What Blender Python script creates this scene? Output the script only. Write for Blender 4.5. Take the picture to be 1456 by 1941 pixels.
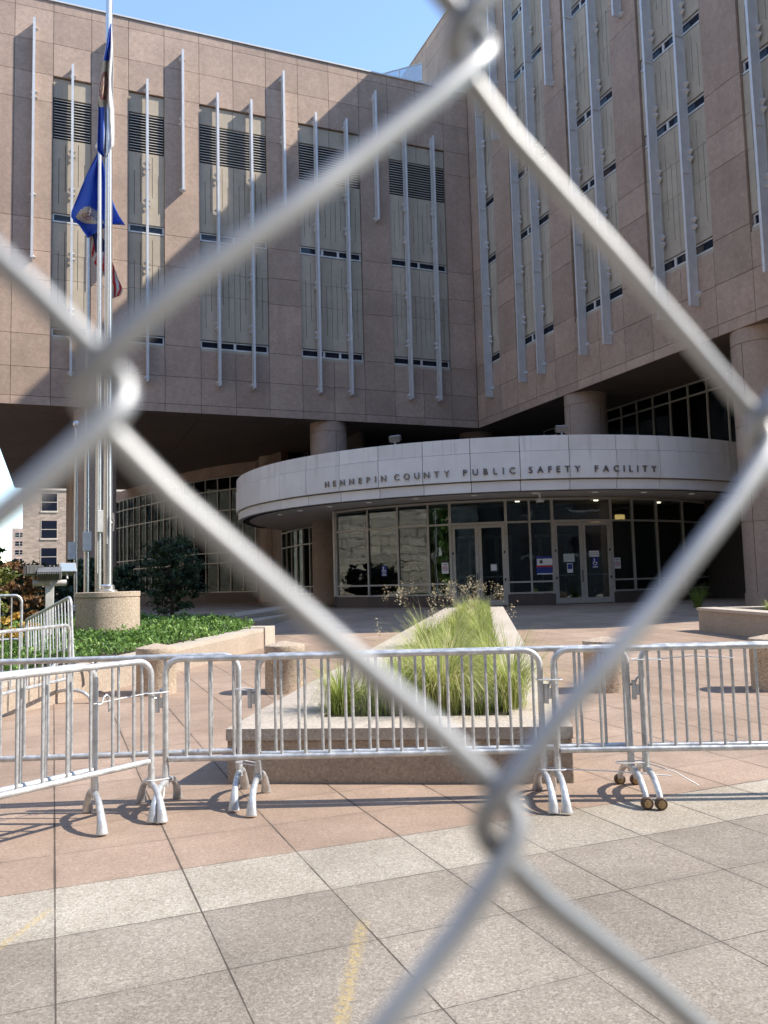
import bpy, bmesh, math, random
from mathutils import Vector, Matrix
random.seed(7)
R_ = math.radians
sc = bpy.context.scene
for o in list(bpy.data.objects): bpy.data.objects.remove(o)

# ------------------------------------------------------------------ camera
EYE = 1.51
yaw, pitch, roll = R_(22.055), R_(4.921), R_(-1.497)
F = Vector((math.sin(yaw)*math.cos(pitch), math.cos(yaw)*math.cos(pitch), math.sin(pitch)))
R0 = Vector((math.cos(yaw), -math.sin(yaw), 0)); U0 = R0.cross(F)
RT = R0*math.cos(roll) + U0*math.sin(roll); UP = RT.cross(F)
cd = bpy.data.cameras.new('camera'); cam = bpy.data.objects.new('camera', cd); sc.collection.objects.link(cam)
cam.matrix_world = Matrix(((RT.x, UP.x, -F.x, 0), (RT.y, UP.y, -F.y, 0), (RT.z, UP.z, -F.z, EYE), (0, 0, 0, 1)))
cd.sensor_fit = 'VERTICAL'; cd.sensor_height = 36; cd.lens = 36*1551.36/1941
cd.clip_start = .01; cd.clip_end = 6000
cd.dof.use_dof = True; cd.dof.focus_distance = 14; cd.dof.aperture_fstop = 15
sc.camera = cam

# ------------------------------------------------------------------ light
SUN_EL, SUN_H = R_(44.6), Vector((.89, -.456, 0)).normalized()
SUN = SUN_H*math.cos(SUN_EL) + Vector((0, 0, math.sin(SUN_EL)))
sl = bpy.data.lights.new('sun', 'SUN'); sl.energy = 2.8; sl.angle = R_(.53); sl.color = (1, .92, .81)
so = bpy.data.objects.new('sun', sl); sc.collection.objects.link(so); so.location = (30, -20, 60)
so.rotation_euler = SUN.to_track_quat('Z', 'Y').to_euler()
w = bpy.data.worlds.new('World'); sc.world = w; w.use_nodes = True
wn = w.node_tree; bg = wn.nodes['Background']; sky = wn.nodes.new('ShaderNodeTexSky')
sky.sky_type = 'NISHITA'; sky.sun_disc = False; sky.sun_elevation = SUN_EL
sky.sun_rotation = math.atan2(SUN_H.x, SUN_H.y); sky.air_density = 1.0; sky.dust_density = .0; sky.ozone_density = 1.4
wn.links.new(sky.outputs[0], bg.inputs[0]); bg.inputs[1].default_value = .15
sc.view_settings.view_transform = 'Standard'; sc.view_settings.look = 'None'
sc.view_settings.exposure = 1.42; sc.view_settings.gamma = 1
sc.render.engine = 'CYCLES'
sc.cycles.max_bounces = 8; sc.cycles.transparent_max_bounces = 12

# ------------------------------------------------------------------ materials
class NT:
    def __init__(s, name, rough=.7, metal=0.):
        s.m = bpy.data.materials.new(name); s.m.use_nodes = True
        s.t = s.m.node_tree; s.b = s.t.nodes['Principled BSDF']
        s.b.inputs['Roughness'].default_value = rough; s.b.inputs['Metallic'].default_value = metal
        s._o = None
    def n(s, typ, **kw):
        x = s.t.nodes.new('ShaderNode'+typ)
        for k, v in kw.items(): setattr(x, k, v)
        return x
    def set(s, sock, v):
        if hasattr(v, 'is_output'): s.t.links.new(v, sock)
        elif isinstance(v, (tuple, list)) and len(v) == 3 and sock.type == 'RGBA': sock.default_value = (*v, 1)
        else: sock.default_value = v
    def obj(s):
        if not s._o: s._o = s.n('TexCoord').outputs['Object']
        return s._o
    def math(s, op, a, b=0., c=None, clamp=False):
        x = s.n('Math', operation=op, use_clamp=clamp); s.set(x.inputs[0], a); s.set(x.inputs[1], b)
        if c is not None: s.set(x.inputs[2], c)
        return x.outputs[0]
    def mapping(s, scale, vec=None):
        x = s.n('Mapping'); s.set(x.inputs[0], vec or s.obj()); x.inputs['Scale'].default_value = scale; return x.outputs[0]
    def noise(s, scale, detail=3, rough=.55, vec=None):
        x = s.n('TexNoise'); s.set(x.inputs['Vector'], vec or s.obj()); x.inputs['Scale'].default_value = scale
        x.inputs['Detail'].default_value = detail; x.inputs['Roughness'].default_value = rough; return x.outputs[0]
    def voro(s, scale, vec=None, out='Color'):
        x = s.n('TexVoronoi'); s.set(x.inputs['Vector'], vec or s.obj()); x.inputs['Scale'].default_value = scale
        return x.outputs[out]
    def ramp(s, f, lo, hi, a=0., b=1.):
        x = s.n('MapRange'); s.set(x.inputs[0], f); x.inputs[1].default_value = lo; x.inputs[2].default_value = hi
        x.inputs[3].default_value = a; x.inputs[4].default_value = b; return x.outputs[0]
    def mix(s, f, a, b, mode='MIX'):
        x = s.n('Mix', data_type='RGBA', blend_type=mode); s.set(x.inputs[0], f); s.set(x.inputs[6], a); s.set(x.inputs[7], b)
        return x.outputs[2]
    def attr(s, name, out='Fac'):
        x = s.n('Attribute'); x.attribute_name = name; return x.outputs[out]
    def col(s, v): s.set(s.b.inputs['Base Color'], v); return s
    def bump(s, h, strength=.4, dist=.01):
        x = s.n('Bump'); s.set(x.inputs['Height'], h); x.inputs['Strength'].default_value = strength; x.inputs['Distance'].default_value = dist
        s.set(s.b.inputs['Normal'], x.outputs[0]); return s
    def xyz(s):
        x = s.n('SeparateXYZ'); s.set(x.inputs[0], s.obj()); return x.outputs

def plain(name, c, rough=.6, metal=0., var=.15, scale=6.):
    m = NT(name, rough, metal); n = m.noise(scale, 4)
    d = tuple(x*(1-var) for x in c); e = tuple(min(1, x*(1+var)) for x in c)
    m.col(m.mix(m.ramp(n, .3, .7), d, e)); return m.m

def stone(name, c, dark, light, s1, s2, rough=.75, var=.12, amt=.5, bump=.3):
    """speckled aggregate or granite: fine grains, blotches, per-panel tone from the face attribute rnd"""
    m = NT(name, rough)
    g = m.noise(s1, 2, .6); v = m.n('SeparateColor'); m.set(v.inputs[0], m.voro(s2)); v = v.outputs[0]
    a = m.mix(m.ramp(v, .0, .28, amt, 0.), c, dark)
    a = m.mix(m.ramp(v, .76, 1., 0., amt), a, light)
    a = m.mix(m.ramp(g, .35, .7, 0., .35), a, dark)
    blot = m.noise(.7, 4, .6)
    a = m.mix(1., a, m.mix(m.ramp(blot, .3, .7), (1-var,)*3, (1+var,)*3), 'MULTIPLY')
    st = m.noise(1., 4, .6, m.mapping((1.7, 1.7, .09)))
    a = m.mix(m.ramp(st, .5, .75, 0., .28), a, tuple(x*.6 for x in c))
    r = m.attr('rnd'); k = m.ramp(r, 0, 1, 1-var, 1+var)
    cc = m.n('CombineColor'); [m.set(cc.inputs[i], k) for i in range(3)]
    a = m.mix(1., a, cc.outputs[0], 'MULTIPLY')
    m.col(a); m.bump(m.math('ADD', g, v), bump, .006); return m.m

def paver(name, c, dark, light, mx, x0, my, y0, joint, amt, cell=.16, marks=False, crossw=1.):
    m = NT(name, .82); X, Y, Z = m.xyz()
    wob = m.math('MULTIPLY', m.math('SUBTRACT', m.noise(9, 2), .5), .004)
    u = m.math('DIVIDE', m.math('SUBTRACT', X, x0), mx); v = m.math('DIVIDE', m.math('SUBTRACT', Y, y0), my)
    def dist(q, k):
        f = m.math('FRACT', q); return m.math('ADD', m.math('MULTIPLY', m.math('MINIMUM', f, m.math('SUBTRACT', 1., f)), k), wob)
    du, dv = dist(u, mx), dist(v, my)
    cb = m.n('CombineXYZ'); m.set(cb.inputs[0], m.math('FLOOR', u)); m.set(cb.inputs[1], m.math('FLOOR', v))
    wn_ = m.n('TexWhiteNoise'); m.set(wn_.inputs['Vector'], cb.outputs[0]); rnd = wn_.outputs['Value']
    # opening of each joint varies along its length
    jw = m.ramp(m.noise(1.3, 3), .3, .7, .5, 1.3)
    ju = m.math('LESS_THAN', du, m.math('MULTIPLY', jw, joint)); jv = m.math('LESS_THAN', dv, m.math('MULTIPLY', jw, joint*crossw))
    j = m.math('MAXIMUM', ju, jv)
    vv = m.n('SeparateColor'); m.set(vv.inputs[0], m.voro(104, m.mapping((1, 1, 1)))); vv = vv.outputs[0]
    v2 = m.n('SeparateColor'); m.set(v2.inputs[0], m.voro(220)); v2 = v2.outputs[1]
    g = m.noise(55, 3, .7)
    a = m.mix(m.ramp(vv, .0, .33, amt, 0.), c, dark); a = m.mix(m.ramp(vv, .66, 1., 0., amt), a, light)
    a = m.mix(m.ramp(v2, .7, 1., 0., amt*.8), a, dark); a = m.mix(m.ramp(v2, .0, .25, amt*.7, 0.), a, light)
    a = m.mix(m.ramp(g, .45, .75, 0., .4), a, dark)
    k = m.ramp(rnd, 0, 1, 1-cell, 1+cell); cc = m.n('CombineColor'); [m.set(cc.inputs[i], k) for i in range(3)]
    a = m.mix(1., a, cc.outputs[0], 'MULTIPLY')
    big = m.noise(1.1, 5, .62); a = m.mix(1., a, m.mix(m.ramp(big, .3, .72), (.8, .79, .77), (1.12, 1.12, 1.12)), 'MULTIPLY')
    sg = m.noise(.37, 5, .7); a = m.mix(1., a, m.mix(m.ramp(sg, .38, .66), (.80, .77, .74), (1.06, 1.06, 1.06)), 'MULTIPLY')
    # dirt gathering beside the joints, uneven
    near = m.math('MULTIPLY', m.ramp(m.math('MINIMUM', du, dv), .0, .05, 1., 0.), m.ramp(m.noise(5, 4), .4, .7, 0., .45))
    a = m.mix(near, a, tuple(x*.45 for x in c))
    # old gum spots
    vs = m.n('TexVoronoi'); m.set(vs.inputs['Vector'], m.obj()); vs.inputs['Scale'].default_value = 1.15; vs.inputs['Randomness'].default_value = 1
    spot = m.math('LESS_THAN', vs.outputs['Distance'], m.ramp(m.noise(20, 1), .3, .7, .012, .03))
    a = m.mix(m.math('MULTIPLY', spot, .6), a, (.07, .065, .06))
    if marks:   # worn yellow utility paint, two short strokes
        for (ax, ay, bx, by, wd) in ((-.24, 3.94, .012, 4.38, .03), (.80, 2.55, 1.315, 3.62, .04)):
            L = math.hypot(bx-ax, by-ay); ex, ey = (bx-ax)/L, (by-ay)/L
            px, py = m.math('SUBTRACT', X, ax), m.math('SUBTRACT', Y, ay)
            t = m.math('ADD', m.math('MULTIPLY', px, ex), m.math('MULTIPLY', py, ey))
            d = m.math('ABSOLUTE', m.math('SUBTRACT', m.math('MULTIPLY', px, ey), m.math('MULTIPLY', py, ex)))
            dn = m.math('ADD', d, m.math('MULTIPLY', m.math('SUBTRACT', m.noise(35, 3), .5), .05))
            k = m.math('MULTIPLY', m.ramp(dn, wd*.25, wd, 1., 0.), m.math('MULTIPLY', m.ramp(t, -.02, .06, 0., 1.), m.ramp(t, L-.08, L, 1., 0.)))
            k = m.math('MULTIPLY', k, m.ramp(m.noise(45, 3, .7), .40, .62, .03, .52))
            a = m.mix(k, a, (.55, .38, .08))
    a = m.mix(m.math('MULTIPLY', j, .88), a, (.055, .04, .03))
    m.col(a)
    h = m.math('SUBTRACT', m.math('MULTIPLY', m.math('ADD', vv, g), .35), m.math('MULTIPLY', j, 2.))
    m.bump(h, .55, .006); return m.m

def galv(name, c=(.62, .63, .63), rough=.42, metal=.55):
    m = NT(name, rough, metal); n = m.noise(14, 5, .6); v = m.voro(60, out='Distance')
    a = m.mix(m.ramp(n, .35, .7), tuple(x*.72 for x in c), tuple(min(1, x*1.15) for x in c))
    a = m.mix(m.ramp(v, .1, .6, .18, 0.), a, (.85, .86, .87))
    rr = m.noise(4.3, 4, .7); a = m.mix(m.ramp(rr, .63, .74, 0., .5), a, (.25, .17, .11))
    m.col(a); m.set(m.b.inputs['Roughness'], m.ramp(n, .3, .7, rough-.1, rough+.14)); m.bump(n, .12, .002); return m.m

def glass(name, tint=(.42, .46, .46), refl=.30, wav=.012):
    m = NT(name); t = m.t; t.nodes.remove(m.b)
    tr = m.n('BsdfTransparent'); tr.inputs[0].default_value = (*tint, 1)
    gl = m.n('BsdfGlossy'); gl.inputs['Roughness'].default_value = .0; gl.inputs[0].default_value = (.95, .97, .98, 1)
    b = m.n('Bump'); m.set(b.inputs['Height'], m.noise(.9, 2)); b.inputs['Strength'].default_value = 1; b.inputs['Distance'].default_value = wav
    m.set(gl.inputs['Normal'], b.outputs[0])
    lw = m.n('LayerWeight'); lw.inputs[0].default_value = .5; geo = m.n('NewGeometry')
    fac = m.math('ADD', m.math('MULTIPLY', m.math('POWER', lw.outputs['Facing'], 3.5), .7), refl, clamp=True)
    fac = m.math('MULTIPLY', fac, m.math('SUBTRACT', 1., geo.outputs['Backfacing']))    # only the outer face mirrors
    mx = m.n('MixShader'); m.set(mx.inputs[0], fac); m.set(mx.inputs[1], tr.outputs[0]); m.set(mx.inputs[2], gl.outputs[0])
    out = [x for x in t.nodes if x.type == 'OUTPUT_MATERIAL'][0]; t.links.new(mx.outputs[0], out.inputs[0]); return m.m

def leafy(name, c0, c1, c2, rough=.55, trans=.25):
    m = NT(name, rough); r = m.attr('rnd'); a = m.mix(m.ramp(r, 0, .55), c0, c1); a = m.mix(m.ramp(r, .55, 1.), a, c2)
    m.col(a); t = m.t
    tl = m.n('BsdfTranslucent'); m.set(tl.inputs[0], a); mx = m.n('MixShader'); mx.inputs[0].default_value = trans
    m.set(mx.inputs[1], m.b.outputs[0]); m.set(mx.inputs[2], tl.outputs[0])
    out = [x for x in t.nodes if x.type == 'OUTPUT_MATERIAL'][0]; t.links.new(mx.outputs[0], out.inputs[0]); return m.m

def emit(name, c, s):
    m = NT(name); m.col(c); m.b.inputs['Emission Color'].default_value = (*c, 1); m.b.inputs['Emission Strength'].default_value = s; return m.m

M = {}
M['wall'] = stone('brown_granite_panel', (.44, .322, .248), (.28, .20, .15), (.57, .45, .365), 5, 16, .8, .115, .30)
M['cast'] = stone('cream_cast_panel', (.46, .40, .315), (.35, .30, .23), (.55, .49, .395), 4, 20, .85, .08, .22, .15)
M['backing'] = plain('dark_joint', (.035, .028, .024), .9)
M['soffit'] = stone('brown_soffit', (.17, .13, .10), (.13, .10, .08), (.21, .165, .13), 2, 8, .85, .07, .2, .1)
M['column'] = stone('granite_column', (.40, .30, .235), (.25, .185, .14), (.52, .42, .34), 8, 24, .75, .08, .3)
M['fin'] = plain('grey_fin_paint', (.60, .60, .60), .45, .2, .08, 3)
M['louvre'] = plain('louvre_shade_paint', (.05, .045, .04), .6, .1); M['louvresun'] = plain('louvre_sunlit_edge', (.62, .58, .53), .5, .1)  # shade under the slats and sun on their front edges painted as two tones
M['frame'] = plain('window_frame_paint', (.62, .62, .60), .4, .1, .06)
M['mullion'] = plain('champagne_mullion', (.47, .45, .40), .42, .25, .08)
M['darkglass'] = NT('dark_window_glass', .06).col((.012, .016, .028)).m; M['darkglass'].node_tree.nodes['Principled BSDF'].inputs['Specular IOR Level'].default_value = .28
M['glass'] = glass('entrance_glass', (.62, .66, .66), .46, .004)
M['glass2'] = glass('lobby_glass', (.40, .43, .43), .32, .008)
M['plinth'] = stone('dark_plinth_granite', (.10, .075, .062), (.05, .04, .035), (.18, .14, .12), 12, 40, .5, .1, .4)
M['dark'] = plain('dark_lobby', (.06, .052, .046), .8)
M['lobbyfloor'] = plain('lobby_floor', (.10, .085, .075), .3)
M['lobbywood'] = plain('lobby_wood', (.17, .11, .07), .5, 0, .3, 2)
def fascia_mat():
    m = NT('pale_fascia_stone', .6); n = m.noise(1.2, 5, .6); f = m.noise(30, 3)
    a = m.mix(m.ramp(n, .3, .7), (.79, .765, .725), (.88, .86, .83)); a = m.mix(m.ramp(f, .4, .8, 0., .18), a, (.62, .59, .55))
    X, Y, Z = m.xyz(); st = m.noise(1., 4, .7, m.mapping((4.5, 4.5, .12)))
    k = m.math('MULTIPLY', m.ramp(st, .54, .76, 0., .5), m.ramp(Z, 5.1, 5.9, 0.05, 1.))
    a = m.mix(k, a, (.33, .30, .26)); r = m.attr('rnd'); k = m.ramp(r, 0, 1, .93, 1.05)
    cc = m.n('CombineColor'); [m.set(cc.inputs[i], k) for i in range(3)]
    m.col(m.mix(1., a, cc.outputs[0], 'MULTIPLY')); m.bump(f, .08, .003); return m.m
M['fascia'] = fascia_mat()
M['canopysoffit'] = plain('canopy_soffit', (.78, .72, .64), .8, 0, .07, 2)
M['letter'] = plain('brushed_letter_metal', (.20, .19, .19), .35, .7)
M['plaza'] = paver('brown_pavers', (.39, .285, .215), (.25, .175, .125), (.55, .44, .355), .636, .02, .573, 4.652, .006, .5, .07, crossw=.35)
M['band'] = paver('light_granite_band', (.44, .395, .325), (.25, .21, .165), (.64, .59, .51), .636, .02, .64, 4.012, .0045, .75, .10, True)
M['walk'] = paver('warm_grey_granite_slabs', (.315, .275, .225), (.175, .147, .118), (.49, .44, .375), .636, .02, .628, .872, .004, .68, .10, True, .6)
M['earth'] = plain('far_ground', (.12, .11, .09), .95)
M['planter'] = stone('planter_granite', (.44, .36, .28), (.24, .18, .14), (.62, .53, .44), 30, 75, .85, .1, .55)
M['plantercap'] = stone('pale_planter_cap', (.52, .45, .37), (.31, .25, .20), (.72, .65, .56), 30, 75, .85, .08, .6)
M['soil'] = plain('soil', (.06, .045, .03), .95, 0, .3, 9)
M['bollard'] = stone('bollard_aggregate', (.50, .40, .30), (.22, .155, .105), (.75, .66, .54), 35, 60, .85, .08, .7)
M['galv'] = galv('galvanised_tube'); M['galv2'] = galv('galvanised_bar', (.56, .57, .57), .48, .5)
M['wire'] = galv('galvanised_wire', (.36, .37, .38), .42, .6)
M['rubber'] = plain('worn_wheel_rubber', (.10, .065, .045), .7); M['hub'] = plain('rusty_hub', (.36, .26, .14), .5, .6)
M['tie'] = plain('white_nylon', (.75, .76, .76), .4)
M['pole'] = plain('satin_aluminium', (.72, .71, .68), .26, .85, .05, 2)
M['box'] = plain('pale_grey_box', (.66, .66, .64), .5)
M['lamphead'] = plain('lamp_housing', (.20, .195, .19), .45, .3); M['lampgrey'] = plain('lamp_post_paint', (.55, .53, .50), .5)
M['lens'] = NT('lamp_lens', .08).col((.30, .36, .42)).m
M['black'] = plain('black_plastic', (.02, .02, .022), .35); M['white'] = plain('white_print', (.78, .78, .76), .6, 0, .04)
M['blue'] = plain('blue_print', (.02, .045, .24), .45); M['red'] = plain('red_print', (.48, .03, .03), .5)
M['greyprint'] = plain('grey_print', (.30, .31, .33), .6); M['lightgreen'] = plain('pale_green_paper', (.55, .64, .60), .6)
M['lobbyspot'] = emit('lobby_downlight_lens', (1., .86, .68), 2.5); M['lobbylamp'] = emit('lit_lamp_panel', (1., .66, .24), .55); M['downlight'] = emit('downlight_lens', (.8, .76, .7), .06)
M['cover'] = leafy('ground_cover_leaf', (.05, .105, .02), (.135, .255, .045), (.30, .44, .11))
M['conifer'] = leafy('conifer_needle', (.014, .032, .014), (.034, .066, .026), (.085, .125, .045), trans=.1)
M['juniper'] = leafy('golden_juniper', (.10, .14, .03), (.26, .28, .06), (.45, .42, .12)); M['rust'] = leafy('rusty_foliage', (.07, .04, .018), (.19, .095, .035), (.32, .18, .07))
M['amber'] = leafy('amber_foliage', (.30, .17, .03), (.55, .34, .06), (.66, .48, .14)); M['green'] = leafy('tree_leaf', (.03, .07, .015), (.09, .18, .035), (.18, .30, .07))
M['grass'] = leafy('fountain_grass_blade', (.20, .27, .05), (.40, .47, .11), (.74, .67, .38), .6, .42); M['seed'] = leafy('grass_seed_head', (.34, .26, .15), (.54, .45, .28), (.70, .62, .44), .8, .3)
M['bark'] = plain('bark', (.09, .065, .045), .9, 0, .3, 14)
_f = NT('printed_flag_cloth', .75); _f.col(_f.attr('dye', 'Color')); _tl = _f.n('BsdfTranslucent'); _f.set(_tl.inputs[0], _f.attr('dye', 'Color'))
_mx = _f.n('MixShader'); _mx.inputs[0].default_value = .35; _f.set(_mx.inputs[1], _f.b.outputs[0]); _f.set(_mx.inputs[2], _tl.outputs[0])
_f.t.links.new(_mx.outputs[0], [x for x in _f.t.nodes if x.type == 'OUTPUT_MATERIAL'][0].inputs[0]); M['flag'] = _f.m
def brickm(name, c, mortar, bw, bh, bump=.4):
    m = NT(name, .85); X, Y, Z = m.xyz(); cb = m.n('CombineXYZ'); m.set(cb.inputs[0], m.math('ADD', X, Y)); m.set(cb.inputs[1], Z)
    b = m.n('TexBrick'); m.set(b.inputs['Vector'], cb.outputs[0]); b.inputs['Scale'].default_value = 1
    b.inputs['Brick Width'].default_value = bw; b.inputs['Row Height'].default_value = bh; b.inputs['Mortar Size'].default_value = bh*.05
    b.inputs['Color1'].default_value = (*[x*.75 for x in c], 1); b.inputs['Color2'].default_value = (*[min(1, x*1.2) for x in c], 1); b.inputs['Mortar'].default_value = (*mortar, 1)
    n = m.noise(3.5, 5, .6); m.col(m.mix(m.ramp(n, .3, .7, .0, .5), b.outputs[0], tuple(x*.62 for x in c)))
    m.bump(m.math('ADD', m.math('MULTIPLY', n, .9), m.math('MULTIPLY', b.outputs['Fac'], -1.)), bump, bh*.35); return m.m
M['rustic'] = brickm('rusticated_stone', (.50, .43, .34), (.13, .11, .09), 1.9, .85, 1.)
M['tanbrick'] = brickm('tan_brick', (.46, .36, .28), (.42, .34, .27), .6, .22, .15); M['pinkbrick'] = brickm('pink_brick', (.50, .36, .30), (.44, .36, .3), 1.2, .4, .1)
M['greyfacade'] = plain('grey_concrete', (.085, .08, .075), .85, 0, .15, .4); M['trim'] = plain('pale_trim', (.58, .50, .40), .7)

# ------------------------------------------------------------------ mesh helpers
class MB:
    def __init__(s): s.v = []; s.f = []; s.r = []; s.c = []; s.mi = []
    def add(s, vs, fs, rnd=None, dye=None, mi=0):
        b = len(s.v); r = random.random() if rnd is None else rnd
        s.v += [tuple(p) for p in vs]
        for f in fs: s.f.append([b+i for i in f]); s.r.append(r); s.c.append(dye or (1, 1, 1)); s.mi.append(mi)
    def box(s, x0, x1, y0, y1, z0, z1, rnd=None, mi=0):
        if x1 < x0: x0, x1 = x1, x0
        if y1 < y0: y0, y1 = y1, y0
        if z1 < z0: z0, z1 = z1, z0
        s.add([(x0, y0, z0), (x1, y0, z0), (x1, y1, z0), (x0, y1, z0), (x0, y0, z1), (x1, y0, z1), (x1, y1, z1), (x0, y1, z1)],
              [(0, 3, 2, 1), (4, 5, 6, 7), (0, 1, 5, 4), (1, 2, 6, 5), (2, 3, 7, 6), (3, 0, 4, 7)], rnd, mi=mi)
    def obox(s, c, ax, ay, az, rnd=None, mi=0):
        c, ax, ay, az = map(Vector, (c, ax, ay, az)); P = []
        for k in (-1, 1):
            for i, j in ((-1, -1), (1, -1), (1, 1), (-1, 1)): P.append(c+ax*i+ay*j+az*k)
        s.add(P, [(0, 3, 2, 1), (4, 5, 6, 7), (0, 1, 5, 4), (1, 2, 6, 5), (2, 3, 7, 6), (3, 0, 4, 7)], rnd, mi=mi)
    def prism(s, poly, z0, z1, rnd=None, mi=0):
        """poly ccw list of (x, y) ; z0, z1 numbers or lists"""
        n = len(poly); zb = z0 if isinstance(z0, (list, tuple)) else [z0]*n; zt = z1 if isinstance(z1, (list, tuple)) else [z1]*n
        P = [(p[0], p[1], zb[i]) for i, p in enumerate(poly)] + [(p[0], p[1], zt[i]) for i, p in enumerate(poly)]
        s.add(P, [tuple(reversed(range(n))), tuple(range(n, 2*n))] + [(i, (i+1) % n, n+(i+1) % n, n+i) for i in range(n)], rnd, mi=mi)
    def tube(s, pts, r, n=8, caps=True, rnd=None, flat=None):
        pts = [Vector(p) for p in pts]; rr = r if isinstance(r, (list, tuple)) else [r]*len(pts); P = []; fs = []
        t0 = (pts[1]-pts[0]).normalized(); ref = Vector((0, 0, 1)) if abs(t0.z) < .9 else Vector((1, 0, 0))
        nrm = (ref - t0*ref.dot(t0)).normalized()
        for i, p in enumerate(pts):
            t = (pts[min(i+1, len(pts)-1)]-pts[max(i-1, 0)]).normalized(); nrm = (nrm - t*nrm.dot(t)).normalized(); bn = t.cross(nrm)
            fx = flat[i] if flat else (1, 1)
            for k in range(n):
                a = 2*math.pi*k/n; P.append(p + nrm*(math.cos(a)*rr[i]*fx[0]) + bn*(math.sin(a)*rr[i]*fx[1]))
        for i in range(len(pts)-1):
            for k in range(n): fs.append((i*n+k, i*n+(k+1) % n, (i+1)*n+(k+1) % n, (i+1)*n+k))
        if caps: fs += [tuple(reversed(range(n))), tuple(range((len(pts)-1)*n, len(pts)*n))]
        s.add(P, fs, rnd)
    def lathe(s, prof, c=(0, 0, 0), n=32, rnd=None, caps=True):
        P = []; fs = []
        for r, z in prof:
            for k in range(n): a = 2*math.pi*k/n; P.append((c[0]+r*math.cos(a), c[1]+r*math.sin(a), c[2]+z))
        for i in range(len(prof)-1):
            for k in range(n): fs.append((i*n+k, i*n+(k+1) % n, (i+1)*n+(k+1) % n, (i+1)*n+k))
        if caps: fs += [tuple(reversed(range(n))), tuple(range((len(prof)-1)*n, len(prof)*n))]
        s.add(P, fs, rnd)
    def build(s, name, mat, parent=None, smooth=False, mats=None, bevel=0, local=None):
        me = bpy.data.meshes.new(name); me.from_pydata(s.v, [], s.f)
        a = me.attributes.new('rnd', 'FLOAT', 'FACE'); a.data.foreach_set('value', s.r)
        if any(c != (1, 1, 1) for c in s.c):
            d = me.attributes.new('dye', 'FLOAT_COLOR', 'FACE'); d.data.foreach_set('color', [q for c in s.c for q in (*c, 1.)])
        for m_ in (mats or [mat]): me.materials.append(m_)
        if mats: me.polygons.foreach_set('material_index', s.mi)
        if smooth:
            me.polygons.foreach_set('use_smooth', [True]*len(me.polygons)); me.update()
            me.set_sharp_from_angle(angle=R_(38))
        o = bpy.data.objects.new(name, me); sc.collection.objects.link(o)
        if parent:
            o.parent = parent
            if local is None: o.matrix_parent_inverse = WORLD[parent.name].inverted()
            WORLD[o.name] = Matrix.Identity(4) if local is None else WORLD[parent.name]
        else: WORLD[o.name] = Matrix.Identity(4)
        if bevel:
            b = o.modifiers.new('bevel', 'BEVEL'); b.width = bevel; b.segments = 2; b.limit_method = 'ANGLE'; b.angle_limit = R_(40)
        return o
WORLD = {}
def tag(o, label=None, cat=None, group=None, kind=None):
    if label: o['label'] = label
    if cat: o['category'] = cat
    if group: o['group'] = group
    if kind: o['kind'] = kind
    return o
def thing(name, label, cat, loc=(0, 0, 0), group=None, rz=0.):
    o = bpy.data.objects.new(name, None); sc.collection.objects.link(o); o.empty_display_size = .2
    o.location = loc; o.rotation_euler = (0, 0, rz)
    WORLD[o.name] = Matrix.Translation(loc) @ Matrix.Rotation(rz, 4, 'Z'); return tag(o, label, cat, group)
def copy_tree(o, parent=None):
    c = o.copy(); sc.collection.objects.link(c); c.parent = parent
    for ch in list(o.children): copy_tree(ch, c)
    return c
def label_part(o, l): o['label'] = l; return o

def gz(x, y): return .0231*min(max(.485*x+.8746*y-6.2, 0), 23.8)

# ------------------------------------------------------------------ ground
def sheet(name, mat, x0, x1, y0, y1, step, dz=0., xs=None, ys=None):
    nx = max(1, round((x1-x0)/step)); ny = max(1, round((y1-y0)/step)); m = MB(); vs = []; fs = []
    for j in range(ny+1):
        for i in range(nx+1):
            x = x0+(x1-x0)*i/nx; y = y0+(y1-y0)*j/ny; vs.append((x, y, gz(x, y)+dz))
    for j in range(ny):
        for i in range(nx): a = j*(nx+1)+i; fs.append((a, a+1, a+nx+2, a+nx+1))
    m.add(vs, fs, .5); return tag(m.build(name, mat, smooth=True), kind='structure')
sheet('plaza', M['plaza'], -40, 60, 4.652, 90.652, 1.)
sheet('granite_band', M['band'], -40, 60, 4.012, 4.652, .64)
sheet('sidewalk', M['walk'], -40, 60, -14.988, 4.012, 1.)
g = MB(); g.add([(-3000, -3000, -.35), (3000, -3000, -.35), (3000, 3000, -.35), (-3000, 3000, -.35)], [(0, 1, 2, 3)])
tag(g.build('ground', M['earth']), kind='structure')
g = MB(); g.box(-120, 160, -33, -15.0, -.3, -.12); tag(g.build('street', plain('asphalt', (.05, .05, .052), .9)), kind='structure')

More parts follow.
